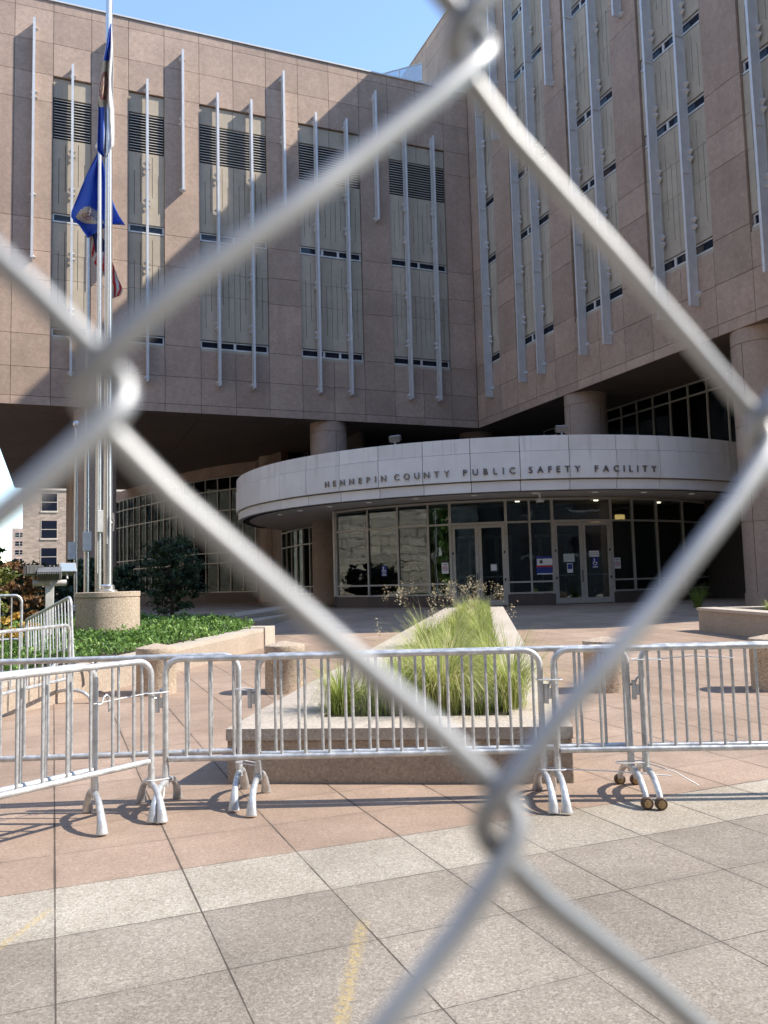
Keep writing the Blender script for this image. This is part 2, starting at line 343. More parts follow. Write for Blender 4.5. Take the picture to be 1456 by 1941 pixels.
# ------------------------------------------------------------------ the building
Y1, X1 = 36.247, 20.0
B = thing('public_safety_building', 'brown granite civic building with grey vertical fins and a pale curved entrance canopy', 'building', (20, 36, .5))
class Facade:
    def __init__(s, kind): s.k = kind
    def box(s, mb, a0, a1, z0, z1, d0, d1, rnd=None):
        if s.k == 'left': mb.box(a0, a1, Y1-d1, Y1-d0, z0, z1, rnd)
        else: mb.box(X1-d1, X1-d0, a0, a1, z0, z1, rnd)
    def pt(s, a, z, d): return (a, Y1-d, z) if s.k == 'left' else (X1-d, a, z)
G = .009
def panel(fc, mb, a0, a1, z0, z1, front=0., thick=.34): fc.box(mb, a0+G, a1-G, z0+G, z1-G, front-thick, front)
def pier(fc, mb, a0, a1, zs):
    for z0, z1 in zip(zs, zs[1:]): panel(fc, mb, a0, a1, z0, z1)
def cast(fc, mb, a0, a1, zs, slots_z0, slots_z1):
    """one module of cream cast panel with narrow vertical slots of staggered length"""
    n = 6; w = (a1-a0)/n; H = slots_z1-slots_z0; fr = -.10; th = .16
    lo = [.12, .30, .08, .38, .16, .26]; hi = [.74, .93, .80, .96, .70, .88]
    for z0, z1 in zip(zs, zs[1:]):
        r = random.random()
        for i in range(n):
            p0 = a0+i*w+(.007 if i else G); p1 = a0+(i+1)*w-(.015 if i < n-1 else G)
            fc.box(mb, p0, p1, z0+G*.8, z1-G*.8, fr-th, fr, r)
            if i < n-1:
                s0, s1 = slots_z0+lo[i]*H, slots_z0+hi[i]*H; q0, q1 = p1, p1+.022
                A0, A1 = max(z0+G*.8, z0), z1-G*.8
                e0 = min(max(s0, A0), A1); e1 = min(max(s1, A0), A1)
                if e0-A0 > .003: fc.box(mb, q0, q1, A0, e0, fr-th, fr, r)
                if A1-e1 > .003: fc.box(mb, q0, q1, e1, A1, fr-th, fr, r)
def window(fc, a0, a1, z0, z1, splits):
    m = MB(); d = -.15; t = .065
    fc.box(m, a0, a1, z0, z0+t, d-.08, d+.05, .5); fc.box(m, a0, a1, z1-t*.7, z1, d-.08, d, .5)
    fs = [0]+splits+[1]
    for i, f in enumerate(fs):
        x = a0+(a1-a0)*f; lo, hi = (x, x+t) if i == 0 else ((x-t, x) if i == len(fs)-1 else (x-.055, x+.055))
        fc.box(m, lo, hi, z0+t, z1-t*.7, d-.08, d-.004, .5)
    w = m.build('window', M['frame'], B); p = MB(); fc.box(p, a0+.01, a1-.01, z0+.02, z1-.02, d-.06, d-.045, .5); p.build('pane', M['darkglass'], w)
    return w
BRK = {}
def fin(fc, a, z0, z1, brk, d0=.012, d1=.40):
    m = MB(); fc.box(m, a-.022, a+.022, z0, z1, d0+.03, d1-.012, .5); fc.box(m, a-.05, a+.05, z0, z1, d1-.011, d1, .5); fc.box(m, a-.04, a+.04, z0, z1, d0, d0+.029, .5)
    k = z0+4.6
    while k < z1-1.5: fc.box(m, a-.056, a+.056, k-.012, k+.012, d0+.05, d1+.004, .2); k += 4.9
    f = m.build('fin', M['fin'], B)
    if fc.k not in BRK:
        q = MB(); H = .15; Wd = .17
        for dd in (0.,):
            P = [fc.pt(0, -H, .002), fc.pt(Wd, 0, .002), fc.pt(0, H, .002), fc.pt(-Wd, 0, .002)]
            o0 = Vector(fc.pt(0, 0, 0)); P = [Vector(p)-o0 for p in P]; n = Vector(fc.pt(0, 0, 1))-o0
            Q = [p*.45+n*(.13) for p in P]
            q.add(P+Q, [(0, 1, 2, 3), (4, 7, 6, 5), (0, 4, 5, 1), (1, 5, 6, 2), (2, 6, 7, 3), (3, 7, 4, 0)], .5)
        BRK[fc.k] = (q, None)
    for z in brk:
        q, me = BRK[fc.k]
        if me is None:
            b = q.build('bracket', M['fin'], f); b.location = fc.pt(a, z, 0); BRK[fc.k] = (q, b.data)
        else:
            b = bpy.data.objects.new('bracket', me); sc.collection.objects.link(b); b.parent = f; b.matrix_parent_inverse = Matrix.Identity(4); b.location = fc.pt(a, z, 0)
    return f

# left wing
FL = Facade('left'); wall = MB(); back = MB(); cst = MB()
LX = [-2.75, -1.70, -.17, 1.385, 2.94, 4.485, 6.05, 7.615, 9.18, 10.755, 12.32, 13.88, 15.44, 16.99, 18.54, 19.99]
bays = {2: 1, 4: 1, 6: 2, 9: 2, 12: 2}; inbay = set(); [inbay.add(i+j) for i, n in bays.items() for j in range(n)]
TOPZ = [23.66, 25.11, 26.58, 27.03]
for i in range(len(LX)-1):
    a0, a1 = LX[i], LX[i+1]
    if i in inbay:
        pier(FL, wall, a0, a1, [9.2, 9.57, 10.8, 12.05]); pier(FL, wall, a0, a1, TOPZ)
        cst = MB(); cast(FL, cst, a0, a1, [12.60, 14.67, 15.76, 17.16], 12.6, 17.1); cst.build('cast_panel', M['cast'], B)
        cst = MB(); cast(FL, cst, a0, a1, [17.60, 20.9], 17.6, 20.9); cst.build('cast_panel', M['cast'], B); cst = MB()
        panel(FL, cst, a0, a1, 22.74, 23.63, -.10, .16); cst.build('lintel_panel', M['cast'], B)
    else: pier(FL, wall, a0, a1, [9.2, 9.57, 10.8, 12.2, 14.55, 15.8, 17.22, 22.43]+TOPZ)
for i, n in bays.items():
    a0, a1 = LX[i]+.012, LX[i+n]-.012
    cst = MB(); FL.box(cst, a0, a1, 12.06, 12.18, -.3, -.06, .5); cst.build('window_sill', M['cast'], B)
    for z0, z1 in ((12.19, 12.57), (17.19, 17.58)):
        window(FL, a0, a1, z0, z1, [] if n == 1 else ([.36, .62] if i == 9 else [.5]))
    lv = MB(); k = 20.98
    while k < 22.68:
        A = [FL.pt(a0, k, -.13), FL.pt(a1, k, -.13), FL.pt(a1, k+.01, -.33), FL.pt(a0, k+.01, -.33)]
        A += [tuple(Vector(p)+Vector((0, 0, .038))) for p in A]
        lv.add(A, [(0, 1, 2, 3), (7, 6, 5, 4), (0, 4, 5, 1), (1, 5, 6, 2), (2, 6, 7, 3), (3, 7, 4, 0)], .5); FL.box(lv, a0+.031, a1-.031, k+.004, k+.030, -.128, -.116, .5); lv.mi[-6:] = [1]*6; k += .128
    FL.box(lv, a0, a0+.03, 20.93, 22.72, -.34, -.12, .5); FL.box(lv, a1-.03, a1, 20.93, 22.72, -.34, -.12, .5)
    lv.build('louvre', None, B, mats=[M['louvre'], M['louvresun']])
FL.box(back, -2.74, 19.99, 9.21, 27.02, -.62, -.36)
wall.build('wing_wall', M['wall'], B)
LB = [23.78, 20.36, 20.12, 18.66, 18.42, 15.80, 15.56, 13.36, 13.12, 10.62]
for i, n in bays.items():
    for j in range(n): fin(FL, (LX[i+j]+LX[i+j+1])/2, 10.42, 24.13, LB)
for i, zb in ((1, 15.33), (3, 15.33), (5, 19.25), (8, 19.25), (11, 19.25)):
    fin(FL, (LX[i]+LX[i+1])/2, zb, 25.88, [25.6, 22.75, 22.5, zb+.15] + ([18.2] if zb < 16 else []))
# tower
FT = Facade('tower'); tw = MB()
TY = [11.9, 13.81]+[35.45-1.545*k for k in range(13, -1, -1)]+[36.235]
TY[1] = (TY[0]+TY[2])/2 if TY[2]-TY[0] > 2.6 else TY[1]
tb = {}
ys = [35.45-1.545*k for k in range(14)]
def mod(k0, k1): return ys[k1], ys[k0]           # y-range between module lines k0..k1
PIERZ = [9.2, 9.57, 10.88, 12.35, 14.7, 15.88, 17.3, 22.33, 23.72, 25.05, 30.1, 31.5, 32.5, 32.95]
BAYS = [(0, 1), (2, 4), (5, 7), (8, 10), (11, 13)]
ZW = [(12.2, 12.62), (17.2, 17.62), (20.13, 20.56), (25.02, 25.44), (27.95, 28.38)]
covered = set()
for k0, k1 in BAYS:
    for k in range(k0, k1):
        covered.add(k); a0, a1 = mod(k, k+1); tc = MB()
        pier(FT, tw, a0, a1, [9.2, 9.57, 10.88, 12.05])
        for zs in ([12.64, 14.7, 15.88, 17.17], [17.65, 20.10], [20.59, 22.33, 23.72, 24.99], [25.47, 27.92], [28.41, 30.1, 31.5, 32.5]):
            tc = MB(); cast(FT, tc, a0, a1, zs, zs[0], zs[-1]); tc.build('cast_panel', M['cast'], B)
        panel(FT, tw, a0, a1, 32.5, 32.95)
        c = (a0+a1)/2
        fin(FT, c, 10.45, 30.75 if k == 0 else 32.3, [z for q in (10.6, 13.2, 15.6, 18.0, 20.9, 23.3, 26.3, 29.3) for z in (q, q+.26)][1:])
    a0, a1 = mod(k0, k1); tc = MB(); FT.box(tc, a0+.012, a1-.012, 12.06, 12.19, -.3, -.06, .5); tc.build('window_sill', M['cast'], B)
    for z0, z1 in ZW: window(FT, a0+.012, a1-.012, z0, z1, [] if k1-k0 == 1 else [.40, .62])
for k in range(13):
    if k not in covered: pier(FT, tw, *mod(k, k+1), PIERZ)
pier(FT, tw, 11.9, (11.9+ys[13])/2, PIERZ); pier(FT, tw, (11.9+ys[13])/2, ys[13], PIERZ); pier(FT, tw, 35.45, 36.235, PIERZ)
y = Y1+.02
while y < 66: pier(FT, tw, y, min(y+1.545, 66), [27.05, 30.1, 31.5, 32.5, 32.95]); y += 1.545
for k in (1, 4, 7, 10): fin(FT, sum(mod(k, k+1))/2, 22.8, 32.3, [22.95, 25.5, 25.76, 28.4, 28.66])
FT.box(back, 11.92, 36.2, 9.21, 32.94, -.62, -.36)
tw.build('tower_wall', M['wall'], B); back.build('joint_backing', M['backing'], B)
# bodies behind the facades, with soffits
b = MB(); b.box(-2.74, 20.0, Y1+.64, 66.0, 9.3, 26.95); b.box(20.63, 46, 11.93, 66.0, 9.3, 32.9); b.box(20.37, 20.62, 36.7, 66.0, 27.1, 32.9); b.build('wing_body', M['wall'], B)
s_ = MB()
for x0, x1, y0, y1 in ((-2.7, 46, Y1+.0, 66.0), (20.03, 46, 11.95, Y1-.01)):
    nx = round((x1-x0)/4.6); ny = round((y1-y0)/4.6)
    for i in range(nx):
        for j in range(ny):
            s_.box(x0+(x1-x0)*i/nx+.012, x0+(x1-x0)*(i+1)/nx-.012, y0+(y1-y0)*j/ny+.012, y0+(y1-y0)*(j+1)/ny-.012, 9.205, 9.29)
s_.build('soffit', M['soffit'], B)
cp = MB(); cp.box(-2.8, 20.0, Y1-.06, Y1+.5, 27.035, 27.1); cp.box(19.94, 20.5, 11.85, 66, 32.955, 33.02); cp.build('coping', M['frame'], B)
# glass guard on the wing roof beside the tower
rl = thing('roof_railing', 'pale steel railing with glass infill on the wing roof beside the tower', 'railing', (16.2, 36.9, 27.1))
m = MB(); A, Bq = Vector((15.95, 37.0, 27.1)), Vector((17.6, 34.9+1.4, 27.1)); A = Vector((15.75, 38.2, 27.1)); Bq = Vector((17.55, 36.5, 27.1))
for t in (0, .5, 1): p = A.lerp(Bq, t); m.tube([p, p+Vector((0, 0, 1.25))], .04, 6)
for z in (.35, 1.25): m.tube([A+Vector((0, 0, z)), Bq+Vector((0, 0, z))], .04, 6)
m.build('rail_frame', M['frame'], rl); m = MB(); d = (Bq-A); nn = Vector((-d.y, d.x, 0)).normalized()*.006
m.obox((A+Bq)/2+Vector((0, 0, .8)), d/2*.98, nn, (0, 0, .42)); m.build('glass_infill', M['glass'], rl)

# round columns
def column(x, y):
    r = .88; z0 = gz(x, y)-.05; prof = [(r+.03, z0), (r+.03, z0+.45), (r, z0+.46)]
    for z in (3.1, 6.1, 8.72): prof += [(r, z-.012), (r-.025, z-.008), (r-.025, z+.008), (r, z+.012)]
    prof += [(r, 9.2)]
    m = MB(); m.lathe(prof, (x, y, 0), 48, .5)
    o = m.build('column', M['column'], B, smooth=True); j = MB()
    for k in range(4):
        a = R_(28+90*k-22); j.obox((x+math.cos(a)*(r-.004), y+math.sin(a)*(r-.004), 4.6), (-math.sin(a)*.008, math.cos(a)*.008, 0), (math.cos(a)*.006, math.sin(a)*.006, 0), (0, 0, 4.1))
    j.build('column_joint', M['backing'], o); return o
for x, y in ((1.64, 37.15), (1.64, 47.8), (1.64, 58.4), (12.26, 37.15), (12.26, 47.8), (20.9, 19.2), (20.9, 28.5), (20.7, 37.9)): column(x, y)

# ------------------------------------------------------------------ curved canopy and glazed entrance
CX, CY = 20.0, 34.7
def pol(r, a, z=None):
    a = R_(a); p = (CX+r*math.cos(a), CY+r*math.sin(a)); return p if z is None else (*p, z)
def arcslab(mb, r0, r1, a0, a1, z0, z1, n=4, rnd=None):
    P = []; fs = []
    for i in range(n+1):
        a = a0+(a1-a0)*i/n; P += [pol(r0, a, z0), pol(r1, a, z0), pol(r1, a, z1), pol(r0, a, z1)]
    for i in range(n):
        q = 4*i; fs += [(q, q+1, q+5, q+4), (q+1, q+2, q+6, q+5), (q+2, q+3, q+7, q+6), (q+3, q, q+4, q+7)]
    fs += [(3, 2, 1, 0), (4*n, 4*n+1, 4*n+2, 4*n+3)]; mb.add(P, fs, rnd)
fm = MB(); da = .045
for k in range(-6, 21):
    a0 = -154.3+7.62*k; a1 = a0+7.62; r = random.random()
    if a1 < -205 or a0 > -10: continue
    arcslab(fm, 12.2, 12.40, a0+da, a1-da, 4.46, 4.80, 5, random.random())
    if k < 0:
        arcslab(fm, 12.2, 12.50, a0+da, a1-da, 4.835, 5.775, 5, r)
    else: arcslab(fm, 12.2, 12.50, a0+da, a1-da, 4.835, 5.775, 5, r)
    arcslab(fm, 12.2, 12.47, a0+da, a1-da, 5.79, 6.30, 5, random.random())
canopy = fm.build('canopy', M['fascia'], B, smooth=True, bevel=.008)
cb_ = MB(); arcslab(cb_, 11.9, 12.19, -215, -5, 4.47, 6.28, 60, .5); cb_.build('canopy_core', M['backing'], canopy)
def disc(mb, r, z0, z1, n=96, c=None): mb.lathe([(r, z0), (r, z1)], (CX, CY, 0), n, .5)
cs = MB(); disc(cs, 12.15, 4.49, 4.56); cs.build('canopy_soffit', M['canopysoffit'], canopy, smooth=True)
cr = MB(); disc(cr, 12.15, 6.0, 6.2); cr.build('canopy_roof', M['greyfacade'], canopy, smooth=True)
for a in (-175, -165, -155, -145, -135, -124, -113, -102, -92, -80, -68):
    m = MB(); p = pol(11.15, a); m.lathe([(.11, 4.478), (.11, 4.486)], (*p, 0), 16); m.build('downlight', M['downlight'], canopy)
# lettering
cv = bpy.data.curves.new('letters', 'FONT'); cv.size = .3; cv.extrude = .018; cv.offset = .003
to = bpy.data.objects.new('letters', cv); sc.collection.objects.link(to)
def glyph(ch):
    cv.body = ch; dg = bpy.context.evaluated_depsgraph_get(); dg.update()
    me = bpy.data.meshes.new_from_object(to.evaluated_get(dg)); return me
GL = {}
for word, A0, A1 in (('HENNEPIN', -149.6, -137.6), ('COUNTY', -136.2, -127.1), ('PUBLIC', -124.98, -117.0), ('SAFETY', -114.96, -107.0), ('FACILITY', -104.7, -94.25)):
    ws = []
    for ch in word:
        if ch not in GL: GL[ch] = glyph(ch)
        xs = [v.co.x for v in GL[ch].vertices]; ws.append((min(xs), max(xs)-min(xs)))
    arc = R_(A1-A0)*12.53; gap = (arc-sum(w for _, w in ws))/(len(word)-1); s = 0
    for ch, (x0, w_) in zip(word, ws):
        a = A0+math.degrees((s+w_/2)/12.53); p = pol(12.515, a, 5.03); o = bpy.data.objects.new('letter', GL[ch])
        if not GL[ch].materials: GL[ch].materials.append(M['letter'])
        else: GL[ch].materials[0] = M['letter']
        sc.collection.objects.link(o); o.parent = canopy
        t = Vector((-math.sin(R_(a)), math.cos(R_(a)), 0)); n_ = Vector((math.cos(R_(a)), math.sin(R_(a)), 0))
        mt = Matrix(((t.x, 0, n_.x, 0), (t.y, 0, n_.y, 0), (0, 1, 0, 0), (0, 0, 0, 1)))
        o.matrix_parent_inverse = Matrix.Identity(4)
        o.matrix_basis = Matrix.Translation(Vector(p)+n_*.02) @ mt @ Matrix.Translation((-x0-w_/2, 0, 0))
        s += w_+gap
bpy.data.objects.remove(to)

RG = 9.9; FLOORZ = .56
def facet_frame(a0, a1):
    P0, P1 = Vector(pol(RG, a0, 0)), Vector(pol(RG, a1, 0)); e = (P1-P0); L = e.length; e /= L; n_ = Vector((e.y, -e.x, 0)); return P0, e, n_, L
def fbox(mb, fr, s0, s1, z0, z1, d0, d1, rnd=.5):
    P0, e, n_, L = fr; mb.obox(P0+e*((s0+s1)/2)+n_*((d0+d1)/2)+Vector((0, 0, (z0+z1)/2)), e*((s1-s0)/2), n_*((d1-d0)/2), (0, 0, (z1-z0)/2), rnd)
plm = MB()
def glazed(a0, a1, jamb=False):
    fr = facet_frame(a0, a1); L = fr[3]; m = MB(); w = .035
    fbox(m, fr, -w, w, .97, 4.44, -.07, .05)
    for z, h in ((1.0, .03), (1.40, .03), (3.58, .035), (4.40, .04)): fbox(m, fr, w+.001, L-w-.001, z-h, z+h, -.066, .046)
    if jamb: fbox(m, fr, -.16, -w-.001, .97, 4.46, -.3, .07)
    o = m.build('entrance_window', M['mullion'], B); p = MB(); fbox(p, fr, w, L-w, 1.0, 4.4, -.012, .0); p.build('pane', M['glass'], o)
    fbox(plm, fr, -.02, L+.02, .40, .955, -.12, .07)
def door_pair(a0, a1):
    fr = facet_frame(a0, a1); L = fr[3]; m = MB(); w = .05
    for x in (0, L): fbox(m, fr, x-w, x+w, FLOORZ-.1, 4.44, -.08, .05)
    for z, h in ((3.58, .045), (4.40, .04)): fbox(m, fr, w+.001, L-w-.001, z-h, z+h, -.075, .045)
    o = m.build('door_frame', M['mullion'], B); p = MB(); fbox(p, fr, w, L-w, 3.58, 4.4, -.012, 0); p.build('pane', M['glass'], o)
    half = (L-2*w)/2
    for k in range(2):
        s0 = w+k*half+.006; s1 = s0+half-.012; m = MB(); z0, z1 = FLOORZ+.02, 3.525; r = .115
        fbox(m, fr, s0, s0+r, z0, z1, -.03, .02); fbox(m, fr, s1-r, s1, z0, z1, -.03, .02)
        fbox(m, fr, s0+r+.001, s1-r-.001, z1-r, z1, -.028, .018); fbox(m, fr, s0+r+.001, s1-r-.001, z0, z0+.20, -.028, .018)
        d = m.build('door', M['mullion'], B); p = MB(); fbox(p, fr, s0+r, s1-r, z0+.2, z1-r, -.01, 0); p.build('pane', M['glass'], d)
        b = MB(); fbox(b, fr, s0+r+.002, s1-r-.002, FLOORZ+1.02, FLOORZ+1.08, -.075, -.035); b.build('push_bar', M['frame'], d)
        hx = (s1-.06) if k == 0 else (s0+.06)
        if k == 0:
            P0, e, n_, _ = fr; base = P0+e*hx; h = MB()
            pts = [base+n_*.02+Vector((0, 0, FLOORZ+.80)), base+n_*.08+Vector((0, 0, FLOORZ+.80)), base+n_*.08+Vector((0, 0, FLOORZ+1.20)), base+n_*.02+Vector((0, 0, FLOORZ+1.20))]
            h.tube(pts, .016, 8); h.build('handle', M['black'], d)
        hg = MB()
        for z in (.9, 1.9):
            x = s0+.03 if k == 0 else s1-.03; fbox(hg, fr, x-.03, x+.03, FLOORZ+z, FLOORZ+z+.09, .021, .034)
        hg.build('hinge', M['black'], d)
angs = [-160.9, -150.46, -142.36, -135.04, -130.16, -118.25, -113.33, -108.56, -95.33, -89.8, -82.9, -73.8, -61.7, -50, -38, -26]
for i in range(len(angs)-1):
    if angs[i] in (-130.16, -108.56): door_pair(angs[i], angs[i+1])
    else: glazed(angs[i], angs[i+1], i == 0)
plm.build('entrance_plinth', M['plinth'], B)
# glazed walls defined by a plan polyline
def curtain(path, z0, z1, trans, step, mat, name, mull=.035, sill=None, closed=False):
    m = MB(); p = MB(); pts = [Vector((*q, 0)) for q in path]; S = MB()
    for A, Bp in zip(pts, pts[1:]):
        e = Bp-A; L = e.length; e /= L; n_ = Vector((e.y, -e.x, 0)); k = max(1, round(L/step)); fr = (A, e, n_, L)
        for i in range(k+1): fbox(m, fr, L*i/k-mull, L*i/k+mull, z0, z1, -.06, .06)
        for z in [z0+.03]+trans+[z1-.04]: fbox(m, fr, mull, L-mull, z-.035, z+.035, -.055, .055)
        fbox(p, fr, 0, L, z0, z1, -.012, .0)
        if sill: fbox(S, fr, -.03, L+.03, sill, z0-.005, -.14, .08)
    o = m.build(name, M['mullion'], B); p.build('pane', mat, o)
    if sill is not None: S.build('sill_wall', M['plinth'], o)
    return o
curtain([(10.65, 31.46), (12.6, 36.9)], 1.0, 4.44, [1.4, 3.58], 1.4, M['glass'], 'lobby_window', sill=.4)
curtain([(12.12, 45.5), (12.0, 43.0), (12.05, 41.0), (12.25, 39.2), (12.62, 37.1)], 1.0, 4.46, [1.4, 3.58], 1.15, M['glass'], 'lobby_window', sill=.4)
curtain([(8, 77), (6.2, 75.4), (5.0, 73.2), (4.5, 70.6), (4.62, 68.0), (5.3, 65.2), (6.3, 62.0), (7.2, 58.8), (8.05, 55.6), (9.1, 53.0), (10.3, 51.0), (11.5, 49.3)], 1.15, 8.45, [3.0, 3.65, 6.3, 7.6], 1.15, M['glass2'], 'curtain_wall', sill=.4)
m = MB(); m.prism([(11.5, 49.3), (12.12, 45.5), (12.6, 45.6), (12.0, 49.6)], .4, 9.2); m.build('lobby_wall', M['lobbywood'], B)
m = MB(); pth = [(6.3, 77), (4.55, 73.4), (4.05, 70.6), (4.2, 67.9), (4.9, 65), (5.9, 61.8), (6.8, 58.6), (7.65, 55.4), (8.7, 52.8), (9.9, 50.7), (11.4, 48.9)]
for A, Bp in zip(pth, pth[1:]): fbox(m, (lambda A, Bp: (Vector((*A, 0)), (Vector((*Bp, 0))-Vector((*A, 0))).normalized(), Vector((Bp[1]-A[1], A[0]-Bp[0], 0)).normalized(), math.dist(A, Bp)))(A, Bp), 0, math.dist(A, Bp), 8.5, 9.2, -.9, -.5)
m.build('wall_band', M['wall'], B)
curtain([(23.75, 36.0), (23.75, 13.0)], 4.6, 9.19, [8.66], 1.05, M['glass2'], 'upper_lobby_window', mull=.03)
# lobby interior
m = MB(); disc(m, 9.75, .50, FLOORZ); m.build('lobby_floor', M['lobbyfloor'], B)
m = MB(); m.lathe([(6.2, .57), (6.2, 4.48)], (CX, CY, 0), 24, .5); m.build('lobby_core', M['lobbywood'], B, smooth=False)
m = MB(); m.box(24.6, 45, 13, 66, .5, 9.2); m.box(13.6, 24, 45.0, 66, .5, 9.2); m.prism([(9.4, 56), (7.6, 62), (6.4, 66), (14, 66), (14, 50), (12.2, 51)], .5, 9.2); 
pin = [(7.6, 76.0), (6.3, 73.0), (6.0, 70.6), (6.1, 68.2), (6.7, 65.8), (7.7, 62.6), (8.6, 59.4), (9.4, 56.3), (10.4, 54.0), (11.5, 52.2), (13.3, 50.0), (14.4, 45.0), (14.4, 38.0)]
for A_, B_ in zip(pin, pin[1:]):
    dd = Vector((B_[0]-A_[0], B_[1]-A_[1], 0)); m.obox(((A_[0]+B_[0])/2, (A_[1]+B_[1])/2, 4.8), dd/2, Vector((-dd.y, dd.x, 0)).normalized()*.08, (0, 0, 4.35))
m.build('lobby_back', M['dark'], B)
for a in (-132, -111, -88, -66):
    for rr in (8.6,):
        m = MB(); p = pol(rr, a+rr*2); m.lathe([(.09, 4.44), (.09, 4.475)], (*p, 0), 12, .5); m.build('lobby_downlight', M['lobbyspot'], B)
# inner vestibule posts seen through the doors
m = MB()
for a in (-131, -127.5, -124, -120.5, -117, -109, -105.5, -102, -98.5, -95):
    p = pol(8.3, a); m.box(p[0]-.06, p[0]+.06, p[1]-.05, p[1]+.05, .57, 3.2)
for a in (-129, -122, -107, -100):
    p = pol(8.3, a); t = Vector((-math.sin(R_(a)), math.cos(R_(a)), 0)); n_ = Vector((math.cos(R_(a)), math.sin(R_(a)), 0)); m.obox((*p, 3.14), t*.5, n_*.05, (0, 0, .06))
m.build('vestibule_frame', M['mullion'], B)
for a, z in ((-92.5, 3.55), (-84, 3.75)):
    m = MB(); p = pol(8.2, a); m.box(p[0]-.2, p[0]+.2, p[1]-.05, p[1]+.05, z, z+.2); m.build('lobby_lamp', M['lobbylamp'], B)

# ------------------------------------------------------------------ signs on the glass
def sign(name, label, cat, a0, a1, f, zc, w, h, mat, extra=None, d=.012, group=None):
    fr = facet_frame(a0, a1); P0, e, n_, L = fr; c = f*L; t = thing(name, label, cat, P0+e*c+Vector((0, 0, zc-h/2)), group)
    m = MB(); fbox(m, fr, c-w/2, c+w/2, zc-h/2, zc+h/2, d, d+.006); m.build('sheet', M[mat], t)
    for (x, z, ww, hh, mt, nm) in (extra or []):
        m = MB(); fbox(m, fr, c+x-ww/2, c+x+ww/2, zc+z-hh/2, zc+z+hh/2, d+.0065, d+.0095); m.build(nm, M[mt], t)
    return t, fr, c, zc
def ring(fr, c, z, r, wd, mat, t, nm, d, a0=0, a1=360):
    P0, e, n_, L = fr; m = MB(); P = []; n = 24
    for i in range(n+1):
        a = R_(a0+(a1-a0)*i/n)
        for q in (r-wd, r):
            for dd in (d, d+.003): P.append(P0+e*(c+math.cos(a)*q)+n_*dd+Vector((0, 0, z+math.sin(a)*q)))
    fs = []
    for i in range(n): q = 4*i; fs += [(q, q+2, q+6, q+4), (q+1, q+5, q+7, q+3), (q, q+4, q+5, q+1), (q+2, q+3, q+7, q+6)]
    m.add(P, fs, .5); m.build(nm, M[mat], t)
def wheelchair(label, a0, a1, f, z):
    t, fr, c, zc = sign('accessible_entrance_sign', label, 'sign', a0, a1, f, z, .25, .40, 'blue', [(-.03, .135, .045, .045, 'white', 'head_mark'), (-.025, .06, .03, .11, 'white', 'body_mark'), (.015, .02, .09, .025, 'white', 'seat_mark'), (.055, -.03, .025, .09, 'white', 'leg_mark'), (0, -.15, .19, .035, 'white', 'caption_bar')])
    ring(fr, c-.005, z-.005, .085, .022, 'white', t, 'wheel_mark', .0185, 130, 380)
wheelchair('blue wheelchair access sign on the curved window left of both doors', -150.46, -142.36, .52, 1.95)
wheelchair('blue wheelchair access sign on the right-hand glass door', -108.56, -95.33, .70, 2.03)
def nosmoke(label, a0, a1, f, z):
    t, fr, c, zc = sign('no_smoking_sign', label, 'sign', a0, a1, f, z, .26, .40, 'white', [(0, .26, .24, .10, 'black', 'top_plate'), (0, .13, .17, .03, 'greyprint', 'text_line'), (0, -.02, .11, .018, 'greyprint', 'cigarette_mark')])
    ring(fr, c, z-.02, .09, .02, 'red', t, 'red_ring', .0185)
    P0, e, n_, L = fr; m = MB(); m.obox(P0+e*c+n_*.0235+Vector((0, 0, z-.02)), (e+Vector((0, 0, -1)))*.05, n_*.0015, (e+Vector((0, 0, 1)))*.006); m.build('slash', M['red'], t)
nosmoke('white no smoking sign on the narrow window left of the left doors', -135.04, -130.16, .72, 1.98)
nosmoke('white no smoking sign on the window right of the right doors', -95.33, -89.8, .22, 2.0)
sign('notice_poster', 'blue, white and red poster on the window between the two door pairs', 'poster', -113.33, -108.56, .60, 1.98, .62, .66, 'blue', [(0, .12, .56, .24, 'white', 'white_panel'), (0, -.03, .62, .07, 'red', 'red_band'), (-.13, .13, .11, .11, 'black', 'round_emblem'), (0, -.31, .58, .04, 'white', 'caption_bar')])
sign('paper_notice', 'pale green paper notice on the left leaf of the right doors', 'notice', -108.56, -95.33, .26, 2.23, .42, .30, 'lightgreen', [(0, .03, .30, .02, 'greyprint', 'text_line'), (0, -.04, .26, .02, 'greyprint', 'text_line')])
sign('paper_notice', 'small blue and white notice under the pale green paper', 'notice', -108.56, -95.33, .27, 1.86, .22, .34, 'white', [(0, .05, .17, .18, 'blue', 'picture')])
sign('paper_notice', 'white paper notice above the wheelchair sign on the right-hand door', 'notice', -108.56, -95.33, .69, 2.36, .38, .22, 'white', [(0, .03, .28, .02, 'greyprint', 'text_line'), (0, -.03, .30, .02, 'greyprint', 'text_line')])
sign('paper_notice', 'grey framed notice on the right leaf of the left doors', 'notice', -130.16, -118.25, .76, 1.95, .24, .26, 'greyprint', [(0, 0, .19, .2, 'white', 'page')])

